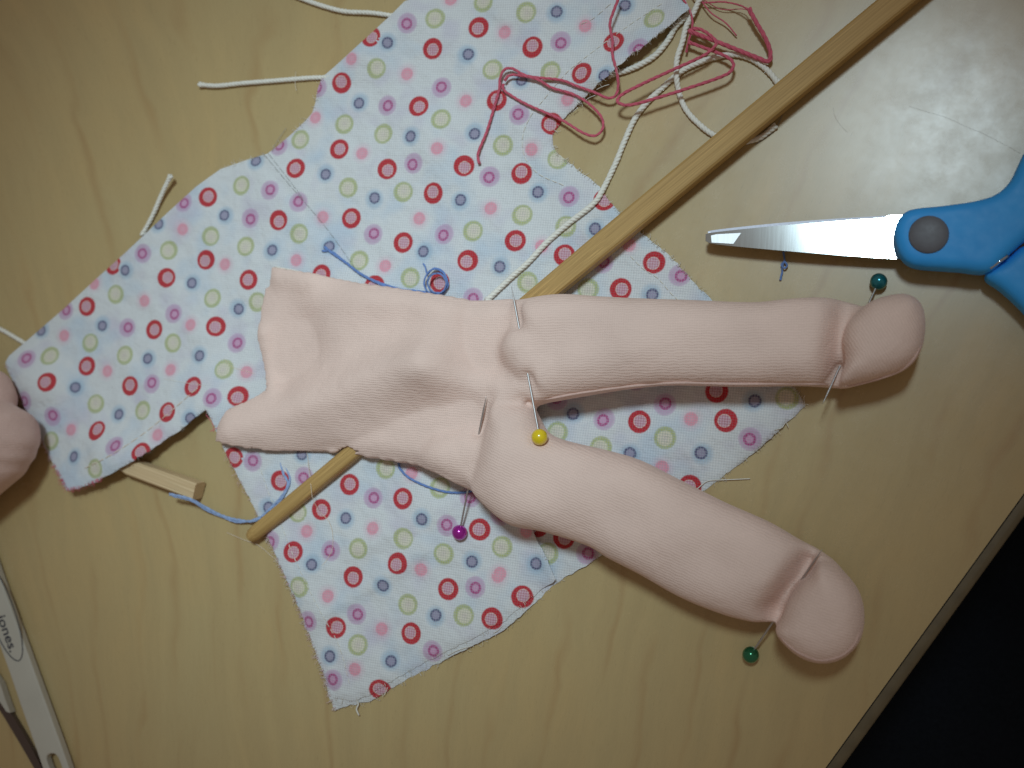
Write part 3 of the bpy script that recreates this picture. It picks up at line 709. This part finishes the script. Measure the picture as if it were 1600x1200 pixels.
# room for the chopstick underneath
F = np.maximum(F, -(seg3(P(395, 836, 2.7), P(700, 584, 3.6)) - 2.7)); F = np.maximum(F, -(seg3(P(700, 584, 3.6), P(1000, 336, 4.4)) - 3.3))
# pins: shaft from head to tip, and the stretch that runs inside the cloth
def top_at(w):
    i_ = int(round((w[0] - lo[0]) / VOX)); j_ = int(round((w[1] - lo[1]) / VOX)); col = F[i_, j_] < 0
    return az[np.nonzero(col)[0].max()] if col.any() else 0.0
PINS = [  # colour, head px, entry px, exit px, tip px, guessed level
    ('yellow', (843,683), (822,578), (815,525), (799,447), 18.0), ('purple', (718,832), (735,764), (748,680), (760,618), 9.0),
    ('green', (1173,1023), (1219,958), (1263,893), (1285,858), 10.0), ('teal', (1373,440), (1359,477), (1311,570), (1285,632), 11.0)]
pin_geo = []
def proj(w):
    rel = w - CAM; zf = rel @ FWD; return np.array([800 + FPX * (rel @ RGT) / zf, 600 - FPX * (rel @ UPV) / zf])
for nm, hp, en_, ex_, tp, lev in PINS:
    a_px, b_px = np.array(hp, float), np.array(tp, float); L2 = (b_px - a_px).dot(b_px - a_px)
    te = (np.array(en_) - a_px).dot(b_px - a_px) / L2; tx = (np.array(ex_) - a_px).dot(b_px - a_px) / L2
    za = zb = lev
    for _ in range(3):                                         # settle the straight shaft just over the cloth where it shows
        T_, Z_ = [], []
        for t in np.concatenate([np.linspace(.0, te * .92, 12), np.linspace(tx + (1 - tx) * .1, 1, 12)]):
            q = a_px + (b_px - a_px) * t; w = P(q[0], q[1], za + (zb - za) * t)
            if not (lo[0] < w[0] < hi[0] - 1 and lo[1] < w[1] < hi[1] - 1): continue
            z = top_at(w)
            if z > 3: T_.append(t); Z_.append(z)
        under = 2.1 if nm in ('green', 'teal') else 3.4
        zh = max(top_at(P(*hp, za)) + 1.9, under); T_ += [0.0] * 6; Z_ += [zh] * 6
        A_ = np.column_stack([1 - np.array(T_), np.array(T_)]); za, zb = np.linalg.lstsq(A_, np.array(Z_), rcond=None)[0]
    za = max(za, zh - .3); print('PIN', nm, round(za, 1), round(zb, 1))
    a = P(*hp, za + .3); b = P(*tp, zb + .3); pe = a + (b - a) * te; px_ = a + (b - a) * tx
    # and the cloth dips away from the bare steel and rises where it covers it
    for q0, q1 in ((a, pe + (a - pe) * (.06 if nm in ('yellow', 'purple') else .4)), (px_ + (b - px_) * .08, b)):
        up = np.array([0, 0, 3.0]); d_ = seg3(q0 + [0, 0, .3], q1 + [0, 0, .3])
        for m_ in (1, 2, 3): d_ = np.minimum(d_, seg3(q0 + m_ * up, q1 + m_ * up))
        F = -smin(-F, d_ - .75, 3.0)
    mid = (pe + px_) / 2; s0 = pe + (px_ - pe) * .22; s1 = px_ + (pe - px_) * .22
    if nm in ('yellow', 'purple'): F = smin(F, seg3(s0 - [0, 0, 1.1], s1 - [0, 0, 1.1]) - 1.8, 3.6)
    else: F = smin(F, seg3(s0 - [0, 0, .4], s1 - [0, 0, .4]) - .75, .8)
    if nm == 'yellow': F = smin(F, seg3(mid - [2.0, -.4, 3.4], mid - [-.6, .4, 3.4]) - 2.5, 6.0)
    pin_geo.append((nm, a, b, pe, px_))

V, Q = surface_nets(F, np.array([lo[0], lo[1], az[0]]), VOX); V = relax(V, Q, 4, .5)
fc = V[Q].mean(1); gi = np.clip(((fc - [lo[0], lo[1], az[0]]) / VOX).round().astype(int), 0, np.array(F.shape) - 1)
names = list(stack); lab = np.argmin(np.stack([stack[k][gi[:, 0], gi[:, 1], gi[:, 2]] for k in names], 1), 1)
for _ in range(6):                                             # tidy the borders between the parts
    pass
fn = np.cross(V[Q[:, 2]] - V[Q[:, 0]], V[Q[:, 3]] - V[Q[:, 1]])
VN = np.stack([np.bincount(Q.ravel(), np.repeat(fn[:, k], 4), len(V)) for k in range(3)], 1); VN /= np.linalg.norm(VN, axis=1)[:, None] + 1e-12
doll = empty('cloth_doll', P(830, 600, 0), 'pale peach knit doll lower body with two stuffed legs, pinned at hips and ankles', 'doll')
KDIR = {'T': (1, -.08), 'A': (1, -.02), 'B': (.92, -.39), 'FA': (.5, -.87), 'FB': (.95, -.31)}
def doll_part(key, name, parent, label=None):
    sel = lab == names.index(key); q = Q[sel]; used, inv = np.unique(q.ravel(), return_inverse=True); v = V[used]
    ob = add(name, (v, [inv.reshape(-1, 4)]), M_KNIT, parent); me = ob.data
    d = np.array(KDIR[key]); d /= np.linalg.norm(d); al = v[:, 0] * d[0] + v[:, 1] * d[1]; ac = -v[:, 0] * d[1] + v[:, 1] * d[0]
    attr(me, 'knit', np.column_stack([al, ac, 0 * al]))
    me.normals_split_custom_set_from_vertices([tuple(x) for x in VN[used]])
    if label: ob['label'] = label
    return ob
torso = doll_part('T', 'torso', doll, 'open unstuffed torso with raw edge')
leg_a = doll_part('A', 'leg', doll, 'straight leg pinned with yellow and teal pins'); foot_a = doll_part('FA', 'foot', leg_a)
leg_b = doll_part('B', 'leg', doll, 'slanting leg pinned with purple and green pins'); foot_b = doll_part('FB', 'foot', leg_b)
VX, VY = V[:, 0], V[:, 1]
def seam(pts, parent, r=.42, z0=8.0, name='seam'):
    q = spline(np.asarray(pts, float), 6.0); p = P(q[:, 0], q[:, 1], z0); out = []
    for w in p:                                                # rest the seam on the cloth surface below the sight line
        ray = w - CAM; ray /= np.linalg.norm(ray)
        for s in np.arange(np.linalg.norm(w - CAM) - 40, np.linalg.norm(w - CAM) + 40, .4):
            c = CAM + ray * s; k = ((c - [lo[0], lo[1], az[0]]) / VOX).round().astype(int)
            if (k >= 0).all() and (k < F.shape).all() and F[tuple(k)] < .1: out.append(c); break
    out = np.array(out)
    if len(out) > 6:
        for _ in range(4): out[1:-1] = (out[:-2] + 2 * out[1:-1] + out[2:]) / 4
        add(name, tube(out, np.clip(np.minimum(np.arange(len(out)), np.arange(len(out))[::-1]) / 4, .1, 1) * r, 8), M_SEAMKNIT, parent)
M_SEAMKNIT = mat_plain('knit_seam', (.66, .45, .385), .95, var=.1, sc=2.0, bump=.08, bsc=4)
seam([(1318,604),(1345,599),(1378,590),(1408,578),(1427,562),(1440,538)], foot_a, .34)
seam([(1217,993),(1236,1012),(1260,1026),(1285,1032),(1314,1025),(1335,1007),(1346,980)], foot_b, .3)
seam([(850,625),(900,615),(980,604),(1060,598),(1150,600),(1250,599),(1295,601)], leg_a, .35)
# raw cut edge of the torso
re = [(420,414),(416,444),(407,450),(400,480),(396,523),(404,565),(412,606)]
q = spline(np.array([(430,417.),(452,421),(470,425),(496,432)]), 3); add('raw_edge', tube(P(q[:, 0], q[:, 1], 4.2), .22, 6), M_WTHREAD, torso)
# pins
HEADS = {'yellow': ((.80, .58, .012), .28, 0.0, 'yellow headed pin through the hip between the two legs'), 'purple': ((.45, .02, .36), .2, .55, 'purple pearl headed pin resting on the printed cloth'),
         'green': ((.012, .16, .07), .2, .55, 'dark green pearl headed pin at the ankle of the slanting leg'), 'teal': ((.01, .20, .24), .2, .55, 'teal pearl headed pin beside the scissors at the upper ankle')}
for nm, a, b, pe, px_ in pin_geo:
    c_, ro_, me_, lb_ = HEADS[nm]
    pin = empty('dressmaker_pin', a, lb_, 'pin', 'pearl headed pins holding the doll together')
    m_ = mat_plain(nm + '_pearl', c_, ro_, me_, .6, var=.08, sc=.4); m_.node_tree.nodes['Principled BSDF'].inputs['Coat Weight'].default_value = .6
    add('pin_head', uv_sphere(a, 2.0), m_, pin)
    t = np.linspace(0, 1, 40); p = a + (b - a) * t[:, None]; r = np.full(40, .25); r[-5:] = np.array([.23, .19, .14, .09, .03])
    add('pin_shaft', tube(p, r, 8), M_PIN, pin)

# ------------------------------------------------------------------ cords
def cord(pts, label, z=None, R=.70, on=True, group='white cotton cords', fray=.7):
    q = np.asarray(pts, float)
    zz = z if z is not None else None
    s = spline(q[:, :2], 5.0)
    if zz is None: zv = np.where(inside(BACK, s[:, 0], s[:, 1]), cloth_h(s[:, 0], s[:, 1]) + R, R + .05)
    else:
        L = np.concatenate([[0], np.cumsum(np.linalg.norm(np.diff(q, axis=0), axis=1))]); l2 = np.concatenate([[0], np.cumsum(np.linalg.norm(np.diff(s, axis=0), axis=1))])
        zv = np.interp(l2 / l2[-1], L / L[-1], np.interp(np.linspace(0, 1, len(q)), np.linspace(0, 1, len(zz)), zz))
    for _ in range(3): zv[1:-1] = (zv[:-2] + 2 * zv[1:-1] + zv[2:]) / 4
    o = add('cotton_cord', twisted(P(s[:, 0], s[:, 1], zv), R, 3, 3.3, 7, fray), M_CORD)
    return tag(o, label, 'cord', group)
cord([(452,-10),(480,1),(510,11),(540,18),(580,20),(615,25),(640,30)], 'white cord end leaving the dress at the top edge of the photo', [.9,.9,.9,.9,.9,.7,.5])
cord([(311,132),(340,134),(380,130),(430,126),(480,122),(515,121)], 'longest white cord end lying straight on the bare table beside the dress', [1.2,1.0,.9,.9,.8,.5])
cord([(267,274),(259,290),(250,310),(238,338),(222,368)], 'short white cord end standing up from the sloping edge of the sleeve', [3.4,2.6,1.6,.9,.5])
cord([(-40,497),(0,514),(20,525),(45,540)], 'white cord end by the sleeve tip at the far corner', [.9,.9,.9,.6])
cord([(1217,131),(1197,108),(1172,91),(1144,85),(1112,91),(1087,100),(1070,108),(1053,121),(1036,136),(1010,161),(991,187),(974,225),(962,255),(940,300),(925,320),(887,350),(855,378),(825,410),(800,432),(760,470)],
     'long white cord crossing from the table onto the dress to the doll', None, .78)
cord([(1096,-8),(1083,21),(1072,42),(1066,66),(1058,91),(1057,119),(1061,144),(1070,168),(1087,189),(1115,211),(1150,222),(1185,216),(1212,196)],
     'white cord hanging in a curve and passing under the chopstick', [2.4,2.4,2.5,2.6,2.8,2.7,1.2,.9,.85,.82,.8,.8,.8], .75)
cord([(1080,20),(1057,40),(1044,62),(1025,85),(1002,100),(979,110),(950,118)], 'white cord tucked in shadow along the raised dress edge', [1.2,1,.9,.9,.9,.9,.8], .8)

# ------------------------------------------------------------------ embroidery floss and loose threads
def floss(paths, name, mat, label, R=.5, pitch=5.2, strands=3, cat='thread', group=None):
    parts = []
    for pts, zz, rr in paths:
        q = np.asarray(pts, float); s = spline(q, 4.0)
        if zz is None: zv = np.where(inside(BACK, s[:, 0], s[:, 1]), cloth_h(s[:, 0], s[:, 1]) + rr + .8 * inside(FRONT, s[:, 0], s[:, 1]), rr + .05)
        else:
            L = np.concatenate([[0], np.cumsum(np.linalg.norm(np.diff(q, axis=0), axis=1))]); l2 = np.concatenate([[0], np.cumsum(np.linalg.norm(np.diff(s, axis=0), axis=1))])
            zv = np.interp(l2 / l2[-1], L / L[-1], np.interp(np.linspace(0, 1, len(q)), np.linspace(0, 1, len(zz)), zz))
        for _ in range(4): zv[1:-1] = (zv[:-2] + 2 * zv[1:-1] + zv[2:]) / 4
        rr = rr * .74
        p = P(s[:, 0], s[:, 1], zv)
        parts.append(twisted(p, rr, strands, pitch, 6, .5) if rr > .2 else tube(p, rr, 5))
    o = add(name, merge(parts), mat); return tag(o, label, cat, group)
floss([
  ([(968,-6),(959,17),(953,38),(957,64),(957,85),(963,110),(966,132),(962,149),(949,153),(928,144),(900,134),(875,125),(825,119),(800,107),(787,110),(781,125),(780,140),(770,175),(760,207),(747,240),(749,256)],
     [5,5,4.6,4.6,4.8,4.6,3.5,3.2,3.4,4,3.2,2.6,2.2,2.4,2.6,2.6,2.4,2,2,2.2,2], .55),
  ([(786,131),(787,140),(800,150),(825,164),(875,186),(910,207),(930,212),(942,200),(939,182),(920,162),(895,147),(862,137),(837,123),(800,117),(788,126)], [2.6,2.4,2.2,2.2,2.6,3.4,3.6,3.4,3,2.8,2.6,2.4,2.4,2.6,2.8], .52),
  ([(1083,45),(1095,46),(1112,57),(1119,68),(1108,81),(1087,93),(1049,110),(1002,132),(970,149),(966,160),(985,164),(1027,153),(1081,136),(1119,123),(1140,113),(1146,100),(1136,89),(1112,79),(1076,66)],
     [3,3.4,4,4.6,4.8,4.8,5.2,5.8,6,6,5.8,5,4.6,4.4,4.2,3.6,3.4,3.4,3], .62),
  ([(1076,48),(1112,62),(1155,79),(1185,91),(1200,96),(1204,85),(1197,62),(1180,32),(1170,13)], [3,3.6,2.6,2.2,2.2,2.6,3.4,4.2,4.6], .82),
  ([(1172,16),(1155,8),(1130,3),(1102,4),(1089,0),(1080,-10)], [4.6,3.6,2.6,2,2,2], .3),
  ([(1096,2),(1112,21),(1134,36),(1151,56)], [2,2.2,1.8,1], .26),
  ([(1066,-4),(1078,17),(1082,38),(1076,64),(1072,82)], [4,3.6,3.2,2.6,1.6], .4),
  ([(1092,-6),(1125,14),(1160,14),(1172,18)], [1,1,1.4,3.6], .16)],
  'embroidery_floss', M_RED, 'tangled rose red embroidery floss looped over the dress edge', cat='thread')
floss([([(507,386),(520,396),(540,410),(562,427),(590,442),(612,451),(650,455),(690,461)], None, .55), ([(503,392),(520,394),(545,414),(570,431),(600,444),(640,456)], None, .4),
       ([(690,461),(699,447),(695,430),(684,421),(672,423),(663,438),(666,453),(678,460),(692,455),(697,441),(688,428),(674,430),(668,443),(676,456),(690,458)], [1.6,2.4,3,3.2,3.2,3,2.6,2.4,2.8,3.6,4,4,3.6,3,2.4], .36),
       ([(690,458),(700,446),(693,425),(678,419),(668,428),(664,416),(661,412)], [2,2.6,3,3.2,2.8,2,1.6], .3)],
      'embroidery_floss', M_BLUE, 'blue embroidery floss with a curled knot along the top of the torso')
floss([([(612,690),(622,719),(625,732),(640,747),(670,761),(700,769),(727,769),(742,764),(755,750)], None, .45)], 'embroidery_floss', M_BLUE, 'smooth blue floss strand bowed below the torso by the purple pin')
floss([([(415,690),(424,709),(436,717),(443,740),(450,755),(443,772),(427,790),(400,813),(370,812),(345,805),(320,792),(295,779),(265,772)], [1.5,1.6,1.6,1.7,1.8,1.8,1.8,2.2,1.2,1.3,2.4,5.6,5.7], .55),
       ([(420,690),(430,712),(446,730),(453,750),(447,768),(432,790),(402,810),(372,816),(348,808),(322,797),(300,783),(270,775)], [1.5,1.6,1.6,1.7,1.8,1.8,1.8,2,.9,1.1,2.2,5.4,5.6], .4)],
      'embroidery_floss', M_PALEBLUE, 'grey blue floss trailing from the torso to the short wooden stick')
floss([([(1224,388),(1225,400),(1226,408),(1221,414),(1226,419),(1230,414),(1225,409),(1222,418),(1222,426),(1219,438)], [.6,.6,.8,1.3,1.5,1.2,1.5,1,.6,.5], .36)], 'thread_knot', M_BLUE, 'small knotted dark blue thread end below the scissor blade')
def loose(pts, zz, r, mat, label, name='loose_thread', cat='thread'):
    return floss([(pts, zz, r)], name, mat, label, cat=cat)
loose([(470,690),(479,706),(483,735),(486,760),(489,780),(500,800),(514,815),(520,838),(516,866),(492,891),(450,886),(428,872),(405,853),(380,843),(354,832)], [2,1.8,2.2,6.0,5.2,2,1.8,1.8,1.8,1.8,1.8,1.4,.6,.4,.3], .1, M_THREAD, 'fine cream thread looping over the thin end of the chopstick')
loose([(1088,765),(1105,752),(1125,750),(1150,749),(1172,748)], [1.2,1.0,.7,.6,.5], .17, M_WTHREAD, 'stiff white thread end sticking out past the skirt edge')
loose([(256,592),(290,598),(312,601),(322,603)], None, .09, M_WTHREAD, 'thin white thread end lying on the sleeve seam')
loose([(350,560),(362,573),(385,580),(398,584)], None, .08, M_THREAD, 'thin cream thread by the torso raw edge')
loose([(1180,226),(1196,216),(1208,206),(1219,188),(1222,180)], [.25,.25,.25,.25,.25], .1, M_GTHREAD, 'grey thread curving out from under the chopstick')
loose([(1302,168),(1304,180),(1312,194),(1325,207)], [.15]*4, .017, M_HAIR, 'short dark hair on the shiny table patch', 'hair', 'hair')
loose([(1420,166),(1450,175),(1480,184),(1510,198),(1535,208),(1570,226),(1595,240)], [.15]*7, .017, M_HAIR, 'long dark hair across the shiny table patch', 'hair', 'hair')

# ------------------------------------------------------------------ scissors
sci = empty('scissors', P(1451, 367, 0), 'blue handled scissors with a bright steel blade and grey pivot cap', 'scissors')
bd = P(1400, 372) - P(1105, 370)
M_BLADE = mat_steel('blade_steel', .115, bd[0], bd[1], (.60, .63, .63)); M_EDGE = mat_steel('blade_dark', .42, bd[0], bd[1], (.22, .21, .23))
def blade(top, bot, zt, th, name, mat, crown, tip_drop=0.0):
    """A blade: top and bottom outlines in the photo, hollow ground with a slight crown across."""
    n_ = 60; t = np.linspace(0, 1, n_); a = spline(np.asarray(top, float), 4); b = spline(np.asarray(bot, float), 4)
    def rs(p):
        L = np.concatenate([[0], np.cumsum(np.linalg.norm(np.diff(p, axis=0), axis=1))]); return np.stack([np.interp(t * L[-1], L, p[:, k]) for k in range(2)], 1)
    a, b = rs(a), rs(b); w = np.linspace(0, 1, 9); rows = []
    for s in w:
        q = a * (1 - s) + b * s; z = zt(t, s)
        rows.append(P(q[:, 0], q[:, 1], z))
    g_ = np.stack(rows, 1); top_ = g_.reshape(-1, 3); m = len(w); f_ = []
    i_ = (np.arange(n_ - 1)[:, None] * m + np.arange(m - 1)[None]).ravel(); qd = np.stack([i_, i_ + 1, i_ + m + 1, i_ + m], 1)
    bt = top_.copy(); bt[:, 2] -= th; N_ = len(top_)
    ring = np.concatenate([np.arange(m), np.arange(1, n_) * m + m - 1, (n_ - 1) * m + np.arange(m - 1)[::-1], np.arange(1, n_ - 1)[::-1] * m])
    r2 = np.roll(ring, -1); side = np.stack([r2, ring, ring + N_, r2 + N_], 1)
    nrm = np.cross(top_[qd[0, 1]] - top_[qd[0, 0]], top_[qd[0, 3]] - top_[qd[0, 0]])
    if nrm[2] < 0: qd = qd[:, ::-1]; side = side[:, ::-1]
    return add(name, (np.vstack([top_, bt]), [qd, qd[:, ::-1] + N_, side]), mat, sci, sharp=35)
blade([(1104,368),(1108,364),(1200,354),(1300,346),(1384,340),(1387,337),(1440,334)], [(1104,371),(1106,379),(1150,385),(1250,394),(1330,400),(1390,404),(1440,406)],
      lambda t, s: 6.0 + .4 * t - 1.35 * t ** 2 + (.03 + .47 * t) * (s - .5), 1.1, 'blade', M_BLADE, .2)
blade([(1106,364),(1112,360),(1200,350),(1300,342),(1400,336)], [(1108,372),(1112,374),(1200,372),(1300,370),(1400,370)], lambda t, s: 4.9 - 1.3 * t + 0 * s, 1.1, 'under_blade', M_EDGE, .1)
# the scuffed flat at the tip
tp = PP([(1111,368),(1120,366),(1158,364),(1146,381),(1112,379)], 6.3); add('tip_facet', prism(tp, 5.9, 6.36), mat_steel('tip_scuffed', .5, bd[0], bd[1], (.7, .7, .7)), sci, smooth=False)
def handle(outline, hole, z0, z1, r, name, zmap):
    w = PP(closed_spline(outline, 6), zmap)[:, :2]; hw = PP(closed_spline(hole, 6), zmap)[:, :2]; l = w.min(0) - 3; h_ = w.max(0) + 3; vx = .7
    gx = np.arange(l[0], h_[0], vx); gy = np.arange(l[1], h_[1], vx); gz = np.arange(z0 - 1.6, z1 + 2.2, vx); X_, Y_ = np.meshgrid(gx, gy, indexing='ij')
    d = np.minimum(poly_dist(w, X_, Y_), -poly_dist(hw, X_, Y_)); zm_ = (z0 + z1) / 2; hh = (z1 - z0) / 2
    a = np.maximum(r - d, 0); b = np.maximum(np.abs(gz - zm_) - (hh - r), 0)
    f_ = np.sqrt(a[:, :, None] ** 2 + b[None, None] ** 2) - r + np.minimum(np.maximum(-d, -r)[:, :, None], 0) * 0
    v, q = surface_nets(f_, np.array([l[0], l[1], gz[0]]), vx); v = relax(v, q, 5)
    return add(name, (v, [q]), M_HANDLE, sci)
HA = [(1397,366),(1401,346),(1412,331),(1430,324),(1480,319),(1530,311),(1560,300),(1580,280),(1592,255),(1606,228),(1640,175),(1700,125),(1790,95),(1880,110),(1925,170),(1915,250),(1855,312),(1770,345),(1690,352),(1640,358),(1606,372),(1576,398),(1545,424),(1500,421),(1455,418),(1425,414),(1406,398)]
HB = [(1538,430),(1572,405),(1606,381),(1680,388),(1780,440),(1850,510),(1875,590),(1840,660),(1770,670),(1700,610),(1650,545),(1603,488),(1565,452)]
handle(HA, [(1690,230),(1730,170),(1800,140),(1865,170),(1870,235),(1810,290),(1740,305),(1695,285)], 3.2, 11.5, 2.2, 'handle', 10.5)
handle(HB, [(1690,470),(1760,490),(1820,550),(1830,610),(1780,625),(1730,575),(1690,520)], 1.2, 9.0, 2.2, 'handle', 8.0)
add('pivot_cap', lathe_cap(P(1451, 367, 11.3), [(4.35, -.4), (4.35, .3), (4.2, .62), (3.9, .85), (3.0, 1.1), (2.0, 1.25), (1.0, 1.33)]), M_CAP, sci)
add('tang', tube(np.array([P(1547, 419, 10.2), P(1575, 399, 10.2)]), .38, 8), M_BLADE, sci)

# ------------------------------------------------------------------ stuffed pink piece at the far side
o1 = closed_spline([(-120,560),(-40,566),(4,578),(17,596),(24,622),(14,645),(-40,660),(-120,660)], 6); o2 = closed_spline([(-130,640),(-50,632),(0,624),(28,632),(49,652),(60,684),(57,716),(36,744),(8,768),(-30,800),(-80,835),(-140,850)], 6)
w1, w2 = PP(o1 - [14, 0], 12)[:, :2], PP(o2 - [17, 0], 15)[:, :2]; aw = np.vstack([w1, w2]); l2 = aw.min(0) - 3; h2 = aw.max(0) + 3; vx = .7
gx = np.arange(l2[0], h2[0], vx); gy = np.arange(l2[1], h2[1], vx); gz = np.arange(-1, 30, vx); X2, Y2 = np.meshgrid(gx, gy, indexing='ij')
def pill2(w, wd, h_, zc_):
    a = np.maximum(wd - poly_dist(w, X2, Y2), 0) / wd; return (np.sqrt(a[:, :, None] ** 2 + ((gz[None, None] - zc_) / h_) ** 2) - 1) * min(wd, h_)
wr = 1.0 * np.exp(-(seg_dist(X2, Y2, PP([(-20,700),(10,706),(40,712)], 22)[:, :2]) / 2.2) ** 2) + .8 * np.exp(-(seg_dist(X2, Y2, PP([(-10,725),(15,728)], 22)[:, :2]) / 1.8) ** 2) - .8 * np.exp(-(seg_dist(X2, Y2, PP([(-20,680),(-5,660),(5,640)], 22)[:, :2]) / 2.5) ** 2)
F2 = smin(pill2(w1, 9, 9, 10.5), pill2(w2, 12, 12.5, 14) + wr[:, :, None], 1.2); v2, q2 = surface_nets(F2, np.array([l2[0], l2[1], gz[0]]), vx); v2 = relax(v2, q2, 4)
o = add('stuffed_doll_piece', (v2, [q2]), M_KNIT2); attr(o.data, 'knit', np.column_stack([v2[:, 0], v2[:, 1], v2[:, 2]]))
tag(o, 'rounded pink knit stuffed doll piece casting a dark shadow beside the sleeve tip', 'doll piece')

# ------------------------------------------------------------------ white plastic tool with an oval mark
tool = empty('plastic_tool', P(40, 1100, 0), 'slim white plastic tool with a printed oval mark and a slot', 'tool')
sdir = np.array([107, 300.0]); sdir /= np.linalg.norm(sdir)
TB = [(-75,690),(-50,760),(0,903),(30,986),(60,1069),(85,1138),(107,1200),(150,1330),(146,1360),(120,1362),(98,1300),(66,1200),(50,1154),(30,1097),(14,1050),(-6,995),(-40,900),(-90,760),(-96,700)]
SLOT = [(72,1186),(76,1179),(83,1178),(90,1184),(98,1206),(104,1232),(100,1240),(92,1238),(82,1214)]
zt = 3.2
arm = add('arm', prism(PP(closed_spline(TB, 12), zt), .6, zt, [PP(closed_spline(SLOT, 3), zt)]), M_WHITE, tool, smooth=False)
bv = arm.modifiers.new('soft_edge', 'BEVEL'); bv.width = .00045; bv.segments = 3; bv.limit_method = 'ANGLE'; bv.angle_limit = math.radians(40)
arm2 = add('arm', prism(PP([(-60,960),(-20,1040),(0,1068),(8,1092),(16,1114),(10,1112),(-6,1088),(-40,1040),(-80,980)], 2.6), .4, 2.6), M_WHITE, tool, smooth=False)
M_GAPSHADE = mat_steel('gap_shade', .45, sdir[0], -sdir[1], (.16, .13, .12))
add('gap_shade_strip', prism(PP([(-8,1076),(16,1112),(40,1152),(68,1204),(96,1262),(88,1266),(60,1212),(30,1160),(6,1120),(-16,1086)], 1.6), .2, 1.6), M_GAPSHADE, tool, smooth=False)  # dark strip put in for the shade in the gap between the arms
# oval outline and lettering
cx, cy = 2.0, 955.0; th = np.linspace(0, 2 * math.pi, 70); a_, b_ = 82.0, 20.0; pd = np.array([-sdir[1], sdir[0]])
ov = np.array([[cx + sdir[0] * a_ * math.cos(q) + pd[0] * b_ * math.sin(q), cy + sdir[1] * a_ * math.cos(q) + pd[1] * b_ * math.sin(q)] for q in th])
add('oval_outline', tube(P(ov[:, 0], ov[:, 1], zt + .02), .16, 6), M_INK, tool)
cu = bpy.data.curves.new('lettering', 'FONT'); cu.body = 'jones.'; cu.size = 1.0; cu.offset = .014; cu.extrude = .0
to = bpy.data.objects.new('lettering_source', cu); COL.objects.link(to); dg = bpy.context.evaluated_depsgraph_get(); me = bpy.data.meshes.new_from_object(to.evaluated_get(dg)); bpy.data.objects.remove(to)
me.calc_loop_triangles(); tv = np.array([tuple(q.co) for q in me.vertices]); tf = [list(p.vertices) for p in me.loop_triangles]; tw = tv[:, 0].max()
org = np.array([-4.6, 963.5]); ln = 60.0 / tw; ht = 19.0                   # baseline start, pixels per unit along, across
pxy = org + sdir * (tv[:, :1] * ln) - pd * (tv[:, 1:2] * ht)
wv_ = P(pxy[:, 0], pxy[:, 1], zt + .03)
lm_ = bpy.data.meshes.new('lettering'); lm_.from_pydata([tuple((w - origin_of(tool)) * MM) for w in wv_], [], tf); lm_.materials.append(M_INK)
lo_ = bpy.data.objects.new('lettering', lm_); COL.objects.link(lo_); lo_.parent = tool

for ob in list(bpy.data.objects):
    if 'base' in ob: del ob['base']
